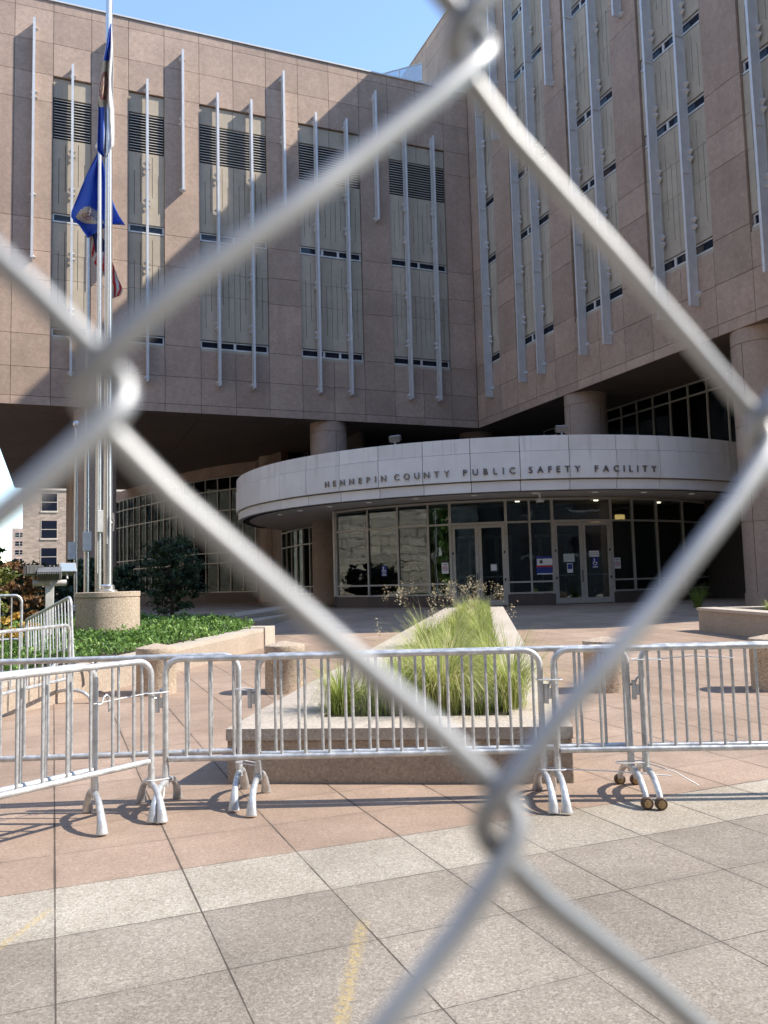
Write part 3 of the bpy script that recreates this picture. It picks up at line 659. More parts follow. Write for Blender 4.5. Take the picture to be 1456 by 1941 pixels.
# ------------------------------------------------------------------ fittings on the canopy
def canopy_flood(label, a):
    p = Vector(pol(12.25, a, 6.3)); t = thing('canopy_floodlight', label, 'floodlight', p, 'floodlights on the canopy edge')
    e = Vector((-math.sin(R_(a)), math.cos(R_(a)), 0)); n_ = Vector((math.cos(R_(a)), math.sin(R_(a)), 0))
    m = MB(); m.tube([p, p+Vector((0, 0, .12))], .03, 8); m.obox(p+Vector((0, 0, .13)), e*.16, n_*.02, (0, 0, .012)); m.build('yoke', M['lampgrey'], t)
    u = (Vector((0, 0, 1))*.9+n_*.35).normalized(); v = u.cross(e)
    m = MB(); m.obox(p+Vector((0, 0, .25)), e*.2, u*.10, v*.10); m.build('housing', M['lamphead'], t, bevel=.015)
    m = MB(); m.obox(p+Vector((0, 0, .25))+u*.103, e*.17, u*.003, v*.08); m.build('lens', M['lens'], t)
canopy_flood('small floodlight on the canopy edge above the word COUNTY', -136.4); canopy_flood('small floodlight on the canopy edge above the word SAFETY', -109.3)
p = Vector(pol(11.2, -112.3, 4.49)); t = thing('dome_camera', 'white dome security camera hanging under the canopy between the doors', 'security camera', p)
m = MB(); m.lathe([(.035, -.20), (.035, 0)], p, 12); m.lathe([(.13, -.34), (.15, -.26), (.13, -.22), (.05, -.19)], p, 20); m.build('housing', M['white'], t, smooth=True)
m = MB(); m.lathe([(.01, -.45), (.07, -.43), (.11, -.38), (.12, -.345)], p, 20); m.build('dome', M['black'], t, smooth=True)

# ------------------------------------------------------------------ chain link fence right in front of the lens
fence = thing('chain_link_fence', 'galvanised chain link fence close up and out of focus', 'fence', (.0037, .073, 0))
m = MB(); PX, PZ, x0f, z0f, yf, rw = .0375, .081, .0037, EYE+.017, .073, .00118
for k in range(-50, 58):
    xl, xr = x0f+k*PX, x0f+(k+1)*PX; zl = z0f+(PZ/2 if k % 2 else 0); zs0 = -18; pts = []
    jx = [random.uniform(-.0006, .0006) for _ in range(3)]
    for q in range(zs0, 6):
        zb = zl+q*PZ; j = random.uniform(-.0007, .0007)
        # turn at the left column (tip reaches past it), then leg up to the right column, turn, leg back
        zm = zb+PZ/2
        for (x, z, dy) in ((xl+.0060, zb-.0089, .0017), (xl+.0014, zb-.0042, .0014), (xl-.0006, zb-.0021, .0010), (xl-.0014, zb-.0008, .0004), (xl-.0014, zb+.0008, -.0004), (xl-.0006, zb+.0021, -.0010), (xl+.0014, zb+.0042, -.0014), (xl+.0060, zb+.0089, -.0017),
                           (xl+PX*.5, zb+PZ*.25+j, -.0019),
                           (xr-.0060, zm-.0089, -.0017), (xr-.0014, zm-.0042, -.0014), (xr+.0006, zm-.0021, -.0010), (xr+.0014, zm-.0008, -.0004), (xr+.0014, zm+.0008, .0004), (xr+.0006, zm+.0021, .0010), (xr-.0014, zm+.0042, .0014), (xr-.0060, zm+.0089, .0017),
                           (xl+PX*.5, zb+PZ*.75-j, .0019)):
            pts.append((x+jx[0], yf+dy, z))
    m.tube(pts, rw, 10 if -3 < k < 5 else 5)
m.build('wire_mesh', M['wire'], fence, smooth=True)
m = MB(); m.tube([(-1.9, yf+.03, 0), (-1.9, yf+.03, 2.05)], .03, 12); m.build('post', M['galv'], fence, smooth=True)
m = MB(); m.tube([(2.2, yf+.03, 0), (2.2, yf+.03, 2.05)], .03, 12); m.build('post', M['galv'], fence, smooth=True)
m = MB(); m.tube([(-1.9, yf+.03, 2.0), (2.2, yf+.03, 2.0)], .021, 12); m.build('top_rail', M['galv'], fence, smooth=True)

# ------------------------------------------------------------------ crowd barriers
BL, BH, BR = 2.62, 1.04, .021
def arc(cx, cz, r, a0, a1, n): return [(cx+r*math.cos(R_(a0+(a1-a0)*i/n)), 0, cz+r*math.sin(R_(a0+(a1-a0)*i/n))) for i in range(n+1)]
MESH = {}
def cached(key, maker, mat):
    if key not in MESH:
        o = maker().build(key[0], mat, None, smooth=True); MESH[key] = o.data; bpy.data.objects.remove(o)
    return MESH[key]
def inst(name, me, parent, loc=(0, 0, 0), rz=0.):
    o = bpy.data.objects.new(name, me); sc.collection.objects.link(o); o.parent = parent; o.location = loc; o.rotation_euler = (0, 0, rz); return o
def mk_frame():
    m = MB(); h = BL/2-BR; r = .105; z1 = BH-BR
    m.tube([(-h, 0, .17), (-h, 0, z1-r)] + [p for p in arc(-h+r, z1-r, r, 180, 90, 7)] + [p for p in arc(h-r, z1-r, r, 90, 0, 7)] + [(h, 0, z1-r), (h, 0, .17)], BR, 12); return m
def mk_rail(): m = MB(); m.tube([(-BL/2+BR*2, 0, .345), (BL/2-BR*2, 0, .345)], BR*.98, 12, caps=False); return m
def mk_bar(): m = MB(); m.tube([(0, 0, .362), (0, 0, BH-BR-.016)], .0105, 8, caps=False); return m
def foot_path(w=False):
    zf = .055 if w else .012
    return [(0, -.308, zf), (0, -.296, .06 if not w else .09), (0, -.258, .12), (0, -.19, .165), (0, -.11, .19), (0, 0, .195), (0, .11, .19), (0, .19, .165), (0, .258, .12), (0, .296, .06 if not w else .09), (0, .308, zf)]
def mk_foot():
    m = MB(); fl = [(1.75, .95), (1.45, .95), (1.1, 1), (1, 1), (1, 1), (1, 1), (1, 1), (1, 1), (1.1, 1), (1.45, .95), (1.75, .95)]
    m.tube(foot_path(), .0215, 12, flat=fl); m.tube([(0, 0, .17), (0, 0, .30)], .0245, 12); return m
def mk_wfoot():
    m = MB(); m.tube(foot_path(True), .0215, 12); m.tube([(0, 0, .17), (0, 0, .30)], .0245, 12); return m
def mk_wheel():
    m = MB(); pr = [(.012, -.018), (.035, -.018), (.040, -.012), (.040, .012), (.035, .018), (.012, .018)]
    P = MB(); P.lathe(pr, (0, 0, 0), 20); m.add([(y, z, x) for x, y, z in P.v], P.f); return m
def mk_hub():
    P = MB(); P.lathe([(.024, -.027), (.024, .027)], (0, 0, 0), 16); P.lathe([(.009, -.034), (.009, .034)], (0, 0, 0), 10); m = MB(); m.add([(y, z, x) for x, y, z in P.v], P.f); return m
def mk_hook():
    m = MB(); m.tube([(0, 0, 0), (.03, 0, 0), (.045, 0, .04), (.065, 0, .055), (.085, 0, .04), (.088, 0, -.06)], .008, 8); return m
def mk_sleeve(): m = MB(); m.tube([(-.035, 0, -.10), (-.035, 0, .03)], .016, 10); m.box(-.03, 0, -.006, .006, -.07, .0); return m
def barrier(label, right, direc, wheels=False, hook=True, tilt=0., z=None, nb=15, fyaw=0., ph=0.):
    """right: ground point under the right-hand post; direc: unit vector from right end to left end"""
    d = Vector((*direc, 0)).normalized(); c = Vector((*right, 0))+d*(BL/2); zz = gz(c.x, c.y) if z is None else z
    t = thing('crowd_barrier', label, 'barrier', (c.x, c.y, zz), 'galvanised crowd barriers on the plaza', math.atan2(-d.y, -d.x))
    if tilt: t.rotation_euler.y = tilt
    inst('frame', cached(('frame',), mk_frame, M['galv']), t); inst('bottom_rail', cached(('bottom_rail',), mk_rail, M['galv']), t)
    for i in range(nb): inst('bar', cached(('bar',), mk_bar, M['galv2']), t, (-BL/2+BL*(i+1+ph)/(nb+1), 0, 0))
    for sx in (-1, 1):
        w_ = wheels and ((wheels == 'right' and sx == 1) or (wheels == 'left' and sx == -1))
        f = inst('foot', cached(('wheel_foot',), mk_wfoot, M['galv']) if w_ else cached(('foot',), mk_foot, M['galv']), t, (sx*(BL/2-BR), 0, 0), fyaw)
        if w_:
            for sy in (-1, 1):
                inst('wheel', cached(('wheel',), mk_wheel, M['rubber']), f, (.0, sy*.325, .040)); inst('hub', cached(('hub',), mk_hub, M['hub']), f, (.0, sy*.325, .040))
    if hook:
        inst('hook', cached(('hook',), mk_hook, M['galv']), t, (BL/2, 0, .76)); inst('hook_sleeve', cached(('hook_sleeve',), mk_sleeve, M['galv']), t, (-BL/2, 0, .76))
    return t
dA = (-.85, -.526); dD = (-.922, .386); dC = (-.945, .327); dF = (-.908, .42)
barrier('steel crowd barrier at the left foreground, angled towards the lens', (.645, 5.88), dA, fyaw=R_(-25))
barrier('steel crowd barrier doubled up close behind the angled left foreground one', (.278, 5.787), dA, fyaw=R_(-26), ph=-.25)
barrier('steel crowd barrier in the front row across the grass planter face', (3.12, 4.875), dD, nb=15)
barrier('steel crowd barrier at far left of the rear row, in front of the left planter', (1.257, 5.91), dC, hook=False, ph=-.3)
barrier('steel crowd barrier behind the grass planter one, wheels at its right end', (3.73, 4.727), (-.922, .386), wheels='right', ph=-.12)
barrier('steel crowd barrier in the front row right of the grass planter', (3.162+.908*BL, 4.848-.42*BL), dF)
barrier('steel crowd barrier in the rear row at far right, wheels at its left end', (3.77+.908*BL, 4.687-.42*BL), dF, wheels='left', ph=-.1)
barrier('steel crowd barrier beside the left planter wall, running towards the lens', (.21, 11.3), (-.49, -.87), hook=False)
bi = barrier('steel crowd barrier climbing back over the left planter towards the floodlight post', (.26, 11.55), (-.24, .97), hook=False, z=.24, tilt=-R_(8.2))
barrier('steel crowd barrier standing in the ground cover at the far left edge', (-.43, 13.9), (-1, .08), hook=False, z=.44)

# cable ties holding the barriers together
def tie(label, a, b_, tail=None, r=.035):
    a, b_ = Vector(a), Vector(b_); t = thing('cable_tie', label, 'cable tie', (a+b_)/2, 'white cable ties on the barriers'); m = MB()
    d = (b_-a).normalized(); n_ = Vector((-d.y, d.x, 0)); pts = []
    for i in range(9): q = R_(90+180*i/8); pts.append(a+n_*(math.sin(q)*r)+d*(math.cos(q)*r))
    for i in range(9): q = R_(-90+180*i/8); pts.append(b_+n_*(math.sin(q)*r)+d*(math.cos(q)*r))
    pts.append(pts[0]); m.tube(pts, .004, 6, flat=None); m.build('loop', M['tie'], t)
    if tail: m = MB(); m.tube([a if tail[1] else b_]+[Vector(p) for p in tail[0]], .0038, 6); m.build('tail', M['tie'], t)
def up(p, z): return (p[0], p[1], z)
tie('white cable tie joining the angled barrier to the planter-face barrier at hook height', (.615, 5.865, .80), (.71, 5.885, .80), ([(.45, 5.80, .79), (.25, 5.74, .77)], True))
tie('white cable tie low down joining the angled barrier to the planter-face barrier', (.63, 5.87, .22), (.72, 5.885, .22), ([(.70, 5.80, .12), (.63, 5.72, .02)], False))
tie('white cable tie near the hook between the two rear row barriers', (1.245, 5.91, .78), (1.325, 5.76, .78))
tie('white cable tie low down between the two rear row barriers with a hanging tail', (1.245, 5.91, .27), (1.325, 5.76, .27), ([(1.30, 5.74, .2), (1.31, 5.74, .10)], False))
tie('white cable tie at the upper right corner of the planter-face barrier', (3.11, 4.88, .82), (3.20, 4.83, .82))
tie('white cable tie low at the right end of the planter-face barrier with a straight tail', (3.11, 4.88, .22), (3.20, 4.83, .22), ([(3.5, 4.7, .20), (3.85, 4.5, .17)], False))
tie('white cable tie low between the wheeled barrier ends with a drooping tail', (3.63, 4.74, .235), (3.77, 4.70, .235), ([(3.95, 4.58, .17), (4.08, 4.50, .08)], False))
tie('white cable tie high beside the wheeled barrier ends with a long tail', (3.77, 4.70, .93), (3.90, 4.64, .93), ([(4.1, 4.52, .95), (4.35, 4.4, .93)], False))

# ------------------------------------------------------------------ bollards
def mk_bollard():
    m = MB(); m.lathe([(.262, -.05), (.262, .50), (.268, .508), (.268, .60), (.262, .612), (.02, .665)], (0, 0, 0), 40, .5); return m
me = cached(('bollard',), mk_bollard, M['bollard'])
for lab, x, y in (('squat round granite bollard beside the left planter wall, half behind the barriers', 1.30, 11.54), ('squat round granite bollard just left of the grass planter', 2.86, 10.71),
                  ('squat round granite bollard just right of the grass planter', 6.41, 8.59), ('squat round granite bollard cut by the right edge of the picture', 8.12, 7.58)):
    o = bpy.data.objects.new('bollard', me); sc.collection.objects.link(o); o.location = (x, y, gz(x, y)); tag(o, lab, 'bollard', 'granite bollards across the plaza')

# ------------------------------------------------------------------ planters
def lerp2(a, b_, t): return (a[0]+(b_[0]-a[0])*t, a[1]+(b_[1]-a[1])*t)
FLc, FRc = (1.249, 6.424), (3.556, 5.192); dr = (.471, .882); dl = (.55, .835); TL = 13.6
RRc = (FRc[0]+dr[0]*TL, FRc[1]+dr[1]*TL); RLc = (FLc[0]+dl[0]*TL*1.01, FLc[1]+dl[1]*TL*1.01)
def PP(s, t): return lerp2(lerp2(FLc, FRc, s), lerp2(RLc, RRc, s), t/TL)
def topz(t): return .42+.45*t/TL
pc = thing('grass_planter', 'long tapering granite planter full of fountain grass in the middle of the plaza', 'planter', (2.4, 5.8, 0))
m = MB(); m.prism([FLc, FRc, RRc, RLc], -.1, [topz(0)-.09, topz(0)-.09, topz(TL)-.09, topz(TL)-.09]); m.build('planter_wall', M['planter'], pc, bevel=.012)
m = MB(); zt = lambda t: topz(t)
inn = [PP(.24, .42), PP(.83, .42), PP(.74, TL-.5), PP(.36, TL-.5)]; out = [PP(0, -.02), PP(1, -.02), PP(1, TL), PP(0, TL)]; tt = [0, 0, TL, TL]; ti = [.42, .42, TL-.5, TL-.5]
for i in range(4):
    j = (i+1) % 4; q = [out[i], out[j], inn[j], inn[i]]; ts = [tt[i], tt[j], ti[j], ti[i]]
    m.prism(q, [zt(x)-.088 for x in ts], [zt(x) for x in ts])
m.build('cap', M['plantercap'], pc)
m = MB(); m.prism(inn, [zt(x)-.086 for x in ti], [zt(x)-.02 for x in ti]); m.build('soil', M['soil'], pc)

pl = thing('ground_cover_planter', 'low granite planter wall holding back ground cover on the left', 'planter', (1.3, 12.5, .1))
W = [(-3.2, 7.4), (-.58, 10.62), (.6, 12.0), (1.1, 12.6), (4.02, 16.68)]
def offs(p, q, w): d = Vector((q[0]-p[0], q[1]-p[1])).normalized(); return (-d.y*w, d.x*w)
m = MB(); c_ = MB()
for a, b_ in zip(W, W[1:]):
    o = offs(a, b_, .38); z0a, z0b = gz(*a)-.05, gz(*b_)-.05; ha, hb = gz(*a)+.40, gz(*b_)+.40
    q = [a, b_, (b_[0]+o[0], b_[1]+o[1]), (a[0]+o[0], a[1]+o[1])]
    m.prism(q, [z0a, z0b, z0b, z0a], [ha-.07, hb-.07, hb-.07, ha-.07], .5); c_.prism(q, [ha-.069, hb-.069, hb-.069, ha-.069], [ha, hb, hb, ha], .5)
m.build('planter_wall', M['planter'], pl); c_.build('cap', M['plantercap'], pl)
m = MB(); d = Vector((4.02-1.1, 16.68-12.6)).normalized(); n2 = Vector((-d.y, d.x)); p0 = Vector((4.03, 16.70)); q = [p0-n2*.03, p0+d*.55-n2*.03, p0+d*.55+n2*.5, p0+n2*.5]
m.prism([tuple(x) for x in q], .15, gz(4, 16.7)+.42, .6); m.build('end_block', M['plantercap'], pl, bevel=.012)
m = MB(); m.prism([(-8, 8), (-3.3, 7.7), (-.72, 10.75), (3.9, 16.9), (4.1, 17.6), (4.3, 24), (-2, 27), (-12, 27)], -.05, [.40, .40, .44, .60, .62, .72, .78, .75]); m.build('soil', M['soil'], pl)

pr = thing('right_planter', 'low granite planter with grasses at the right edge under the tower', 'planter', (12.5, 12, .2))
def zr_(x, y): return gz(x, y)+.46
qa, qb, qc = (11.4, 4.5), (13.08, 14.15), (20., 10.7)
def strip(m, p, q, w, z0p, z0q, z1p, z1q, ext=0.):
    d = Vector((q[0]-p[0], q[1]-p[1])).normalized(); n_ = Vector((d.y, -d.x))*w; p2, q2 = Vector(p), Vector(q)
    m.prism([tuple(p2), tuple(p2+n_), tuple(q2+n_), tuple(q2)], [z0p, z0p, z0q, z0q], [z1p, z1p, z1q, z1q])
m = MB(); strip(m, qa, qb, .42, -.1, 0, .55, .725); m.build('planter_wall', M['planter'], pr)
m = MB(); strip(m, (qb[0]+.44, qb[1]-.22), qc, .42, 0, 0, .725, .725); m.build('planter_wall', M['planter'], pr)
m = MB(); strip(m, (qa[0]-.025, qa[1]), (qb[0]-.025, qb[1]+.02), .47, .551, .726, .61, .785); m.build('cap', M['plantercap'], pr)
m = MB(); strip(m, (qb[0]+.46, qb[1]-.2), qc, .46, .726, .726, .785, .785); m.build('cap', M['plantercap'], pr)
m = MB(); m.prism([(11.85, 4.5), (20, 4.5), (20, 10.6), (13.45, 13.7)], .0, [.50, .5, .68, .68]); m.build('soil', M['soil'], pr)

rw_ = thing('ramp_wall', 'low shaded granite ramp wall rising towards the entrance behind the ground cover', 'wall', (5, 24.5, .4))
m = MB(); A, Bq = (3.7, 22.96), (7.35, 27.6); o = offs(A, Bq, -.9)
m.prism([A, (A[0]+o[0], A[1]+o[1]), (Bq[0]+o[0], Bq[1]+o[1]), Bq], .25, [.66, .66, .82, .82]); m.prism([(4.47, 22.3), (6.9, 25.4), (7.0, 25.3), (5.1, 21.9)], .2, [.58, .60, .59, .57]); m.build('ramp_slab', M['planter'], rw_)

# ------------------------------------------------------------------ vegetation
def quad(m, c, u, v, rnd): m.add([c-u-v, c+u-v, c+u*.6+v, c-u*.6+v], [(0, 1, 2, 3)], rnd)
def rv(s=1.): return Vector((random.gauss(0, 1), random.gauss(0, 1), random.gauss(0, 1))).normalized()*s
def inside(poly, x, y):
    r = False; n = len(poly)
    for i in range(n):
        (x0, y0), (x1, y1) = poly[i], poly[i-1]
        if (y0 > y) != (y1 > y) and x < (x1-x0)*(y-y0)/(y1-y0)+x0: r = not r
    return r
# ground cover in the left planter
m = MB(); poly = [(-3.2, 8.2), (-.75, 10.95), (.45, 12.25), (1.0, 12.95), (3.85, 16.95), (4.1, 18.2), (4.2, 21), (3.2, 23), (-1.5, 24.5), (-3.5, 22)]
n = 0
from mathutils import noise as mn
while n < 9000:
    x, y = random.uniform(-3.5, 4.3), random.uniform(8.2, 24.5)
    if not inside(poly, x, y) or math.hypot(x-1.06, y-18) < .68: continue
    if y > 19.5 and random.random() < .45: continue
    n += 1; base = .44+.0135*(y-10); h = .16+.13*mn.noise((x*1.6, y*1.6, 0))+.06*mn.noise((x*5, y*5, 3)) + max(0, random.gauss(0, .05))
    h = max(h, .05); sz = random.uniform(.018, .034)*(1+.03*(y-11)); r0 = min(1, max(0, .45+.5*mn.noise((x*.9, y*.9, 7))+random.gauss(0, .2)))
    for k in range(4):
        c = Vector((x+random.gauss(0, .045), y+random.gauss(0, .045), base+h*random.uniform(.45, 1.05))); u = rv(); u.z *= .5; u.normalize(); v = u.cross(rv()).normalized(); v.z = abs(v.z)
        quad(m, c, u*sz*.6, v*sz, min(1, max(0, r0+random.gauss(0, .12))))
gc = m.build('ground_cover', M['cover']); tag(gc, kind='stuff')
# fountain grass clumps
def blade(m, p, dirv, L, w, curl, rnd, n=4):
    side = Vector((-dirv.y, dirv.x, 0)).normalized(); P = []; q = Vector(p); a = random.uniform(.05, .3); fs = []
    for i in range(n+1):
        f = i/n; ww = w*(1-f*.85); P += [q-side*ww, q+side*ww]
        ang = a+curl*f; q = q+(Vector((0, 0, 1))*math.cos(ang)+dirv*math.sin(ang))*(L/n)
    for i in range(n): fs.append((2*i, 2*i+1, 2*i+3, 2*i+2))
    m.add(P, fs, rnd); return q
def clump(label, x, y, z, R, H, nbl, nseed, tone=.4, lean=None, group='fountain grass clumps in the planter', w0=.0042, droop=1.):
    t = thing('grass_clump', label, 'grass', (x, y, z), group); m = MB()
    for i in range(nbl):
        a = random.uniform(0, 2*math.pi); d = Vector((math.cos(a), math.sin(a), 0)); rr = abs(random.gauss(0, .35))*R
        blade(m, Vector((x, y, z))+d*rr*.5, d, H*1.3*random.uniform(.5, 1.15), w0*random.uniform(.7, 1.3), random.uniform(.4, 2.4)*droop, min(1, max(0, random.gauss(tone, .27))))
    m.build('blades', M['grass'], t); sd = MB()
    for i in range(nseed):
        a = random.uniform(0, 2*math.pi); d = Vector((math.cos(a), math.sin(a), 0)); tip = blade(sd, Vector((x, y, z))+d*R*.2*random.random(), d, H*random.uniform(1.5, 2.0), .0022, random.uniform(.35, .9), .7, 5)
        for k in range(24):
            c = tip+Vector((random.gauss(0, .022), random.gauss(0, .022), random.uniform(-.16, .05)))-d*.05*random.random(); u = rv(.012); v = rv(.006); quad(sd, c, u, v, random.random())
    if nseed: sd.build('seed_heads', M['seed'], t)
    return t
sp = [(.62, .72, .40, .66, 1000, 0, .62, 'big arching pale grass clump at the front of the planter behind the barrier'),
      (.28, .70, .3, .42, 480, 0, .30, 'low green grass clump in the front left corner of the planter'),
      (.84, .80, .34, .58, 620, 0, .50, 'wide grass clump spilling over the front right rim of the planter'),
      (.46, 1.3, .26, .46, 460, 0, .42, 'bushy grass clump just behind the big front one, to its left'),
      (.62, 2.3, .28, .52, 420, 2, .52, 'tall grass clump second row back near the middle of the planter'),
      (.42, 2.9, .24, .40, 340, 3, .35, 'leafy grass clump along the left rim, a few steps back'),
      (.76, 3.2, .24, .44, 300, 2, .40, 'grass clump along the right rim, a few steps back'),
      (.56, 4.4, .30, .42, 420, 3, .48, 'grass clump mid-planter with a few seed heads'),
      (.34, 5.4, .24, .46, 300, 9, .40, 'grass clump by the left rim with seed heads leaning out left'),
      (.70, 6.0, .24, .46, 300, 5, .45, 'grass clump by the right rim with seed heads leaning out right'),
      (.50, 7.2, .28, .40, 300, 5, .50, 'seeding grass clump two thirds along the planter'),
      (.62, 8.8, .26, .38, 280, 6, .55, 'seeding grass clump near the far end, right of centre'),
      (.46, 10.2, .26, .38, 260, 6, .55, 'seeding grass clump near the far end, left of centre'),
      (.58, 11.8, .24, .38, 240, 7, .60, 'last seeding grass clump at the tip of the planter in front of the doors')]
for s, t_, R, H, nb, ns, tone, lab in sp:
    x, y = PP(s, t_); clump(lab, x, y, topz(t_)-.03, R, H, nb, ns, tone+.08, droop=1.3 if t_ < 3 else 1.15)
m = MB()
for i in range(5200):
    t_ = random.random()**1.3*(TL-1.0)+.5; f = t_/TL; s = random.uniform(.225+.12*f, .85-.09*f); x, y = PP(s, t_); a = random.uniform(0, 2*math.pi)
    blade(m, Vector((x, y, topz(t_)-.03)), Vector((math.cos(a), math.sin(a), 0)), random.uniform(.12, .34)*(1+.3*mn.noise((x*2, y*2, 0))), .003+.0003*t_, random.uniform(.3, 1.6), min(1, max(0, random.gauss(.33, .2))), 3)
tag(m.build('planter_grass', M['grass']), kind='stuff')
for x, y, H, lab in ((14.0, 13.05, .3, 'green grass tuft at the far end of the right planter'), (13.9, 12.3, .4, 'grass tuft in the right planter nearer the picture edge'), (14.9, 12.5, .45, 'grass tuft deeper in the right planter')):
    clump(lab, x, y, .67, .25, H*.75, 240, 0, .35, group='grass tufts in the right planter', w0=.005)
clump('dark spiky grass at the foot of the big right column', 18.6, 20.1, gz(18.6, 20.1), .35, .62, 160, 0, .0, group='spiky grass by the column', w0=.012)

def shrub(name, label, cat, c, rx, rz, n, ls, mat, shape='round', trunk=True, group=None, seedv=0):
    x, y, z = c; t = thing(name, label, cat, c, group); m = MB(); cl = []
    ncl = max(10, n//34)
    for i in range(ncl):
        while True:
            d = Vector((random.uniform(-1, 1), random.uniform(-1, 1), random.uniform(-1, 1)))
            if d.length < 1 and (d.length > .45 or random.random() < .3): break
        h = (d.z+1)/2; k = 1.
        if shape == 'cone': k = (1.05-h)*1.15
        if shape == 'irregular': k = .75+.45*mn.noise((d.x*2+x, d.y*2+y, h*3))
        cl.append((Vector((x+d.x*rx*k, y+d.y*rx*k, z+.05*rz+h*rz)), random.uniform(.10, .26)*rx, random.random()))
    for p, rr, tone in cl:
        for k in range(34):
            sp_ = (p-Vector((x, y, p.z))).normalized()*random.uniform(-.4, 1.5)*rr; o_ = rv(rr*.75*random.random()**.5)+sp_; o_.z = o_.z*.6+.25*sp_.length; u = rv(); v = u.cross(rv()).normalized()
            if shape == 'cone': v = (v+Vector((o_.x, o_.y, -.2)).normalized()*1.2).normalized(); u = v.cross(rv()).normalized()
            quad(m, p+o_, u*ls*.45, v*ls, min(1, max(0, tone*.7+.15+random.gauss(0, .15))))
    m.build('crown', M[mat], t)
    b = MB(); b.tube([(x, y, z-.1), (x+.03, y, z+rz*.4), (x-.02, y+.02, z+rz*.85)], [rx*.07, rx*.05, rx*.02], 8)
    for k in range(7):
        a = random.uniform(0, 6.28); h = random.uniform(.2, .7); b.tube([(x, y, z+rz*h), (x+math.cos(a)*rx*.35, y+math.sin(a)*rx*.35, z+rz*(h+.06)), (x+math.cos(a)*rx*.65, y+math.sin(a)*rx*.65, z+rz*(h+.16))], [rx*.03, rx*.02, rx*.008], 6)
    b.build('trunk', M['bark'], t); return t
shrub('yew_bush', 'dark upright yew bush in front of the curved glass wall', 'bush', (3.55, 27.2, .5), 1.1, 2.6, 7600, .05, 'conifer', 'irregular')
shrub('golden_conifer', 'golden green conifer at the far left edge', 'conifer', (-1.42, 19.5, .6), .60, 1.75, 3000, .05, 'juniper', 'irregular')
shrub('rusty_shrub', 'rusty brown shrub below the golden conifer', 'shrub', (-.95, 21.4, .6), .68, 1.55, 3200, .05, 'rust', 'round')
shrub('amber_shrub', 'bright amber shrub low at the far left behind the barrier', 'shrub', (-.80, 15.7, .5), .45, .62, 1500, .04, 'amber', 'round')
hedges = [(-1.3, 27.5, 1.3, 1.95, 'dark evergreen shrub behind the rusty one'), (-.1, 29.5, 1.2, 1.75, 'dark evergreen shrub below the tan building windows, left of the floodlight'), (1.0, 31.0, 1.25, 2.1, 'dark evergreen shrub between the floodlight and the flagpoles'),
          (-2.9, 31, 1.5, 2.3, 'dark evergreen shrub under the far pink tower'), (2.3, 33.5, 1.1, 1.9, 'dark evergreen shrub behind the flagpole base')]
for x, y, rx, rz, lab in hedges: shrub('evergreen_shrub', lab, 'shrub', (x, y, .5), rx, rz, 2600, .10, 'conifer', 'irregular', group='dark evergreens behind the flagpoles')
shrub('distant_tree', 'pale green treetop against the sky at the far left edge', 'tree', (-5.6, 62, .3), 2.3, 6.6, 2600, .22, 'green', 'irregular')
for x, y in ((-26, 4), (-27, -9)):
    shrub('street_tree', 'leafy street tree across the way, mirrored in the entrance glass' + (' at its left' if y > 0 else ' at its right'), 'tree', (x, y, 0), 3.2, 9, 3600, .32, 'green', 'irregular')

# ------------------------------------------------------------------ flagpoles and flags
def flagpole(label, x, y, z0, r, top, boxes=(), drum=False, loc=None):
    t = thing('flagpole', label, 'flagpole', (x, y, z0), 'flagpoles on the left')
    m = MB(); m.lathe([(r*1.12, z0), (r*1.12, z0+1.5), (r, z0+3), (r*.85, z0+(top-z0)*.75), (r*.6, top)], (x, y, 0), 24, .5); m.build('pole', M['pole'], t, smooth=True)
    m = MB(); m.lathe([(.02, top+.02), (.09, top+.06), (.11, top+.13), (.08, top+.2), (.01, top+.24)], (x, y, 0), 16, .5); m.build('finial', M['pole'], t, smooth=True)
    m = MB(); m.lathe([(r*2.4, z0-.02), (r*2.4, z0+.04), (r*1.7, z0+.06), (r*1.7, z0+.13), (r*1.25, z0+.16)], (x, y, 0), 24, .5); m.build('base_collar', M['pole'], t, smooth=True)
    m = MB(); m.tube([(x-.02, y-r*1.15, z0+1.0), (x-.01, y-r*1.0, top-.1)], .008, 5); m.build('halyard', M['white'], t)
    for bx, bz in boxes: m = MB(); m.box(x+bx-.11, x+bx+.11, y-r-.16, y-r-.02, bz, bz+.52); m.build('halyard_box', M['box'], t, bevel=.012)
    return t
fp = flagpole('tallest shiny flagpole nearest the camera, on a round granite drum', 1.05, 18.0, 1.46, .082, 19.5)
m = MB(); m.lathe([(.635, .3), (.635, 1.345), (.62, 1.35), (.62, 1.36), (.645, 1.365), (.645, 1.455), (.63, 1.465)], (1.06, 18.0, 0), 48, .5); m.build('drum_base', M['bollard'], fp, smooth=True)
m = MB(); m.tube([(1.07, 17.9, 2.9), (1.14, 17.86, 2.9)], .012, 6); m.tube([(1.15, 17.86, 2.72), (1.16, 17.85, 2.9), (1.15, 17.86, 3.1)], .016, 6); m.build('cleat', M['pole'], fp)
flagpole('flagpole second from the camera carrying the blue flag', .98, 20.4, .9, .07, 12.25, [(.07, 2.85)])
flagpole('flagpole third from the camera carrying the striped flag', .83, 23.4, .9, .07, 11.25, [(.0, 2.55)])
flagpole('shortest looking flagpole, farthest of the four, half hidden by the others', .63, 26.6, .9, .06, 6.5, [(-.12, 2.45)])

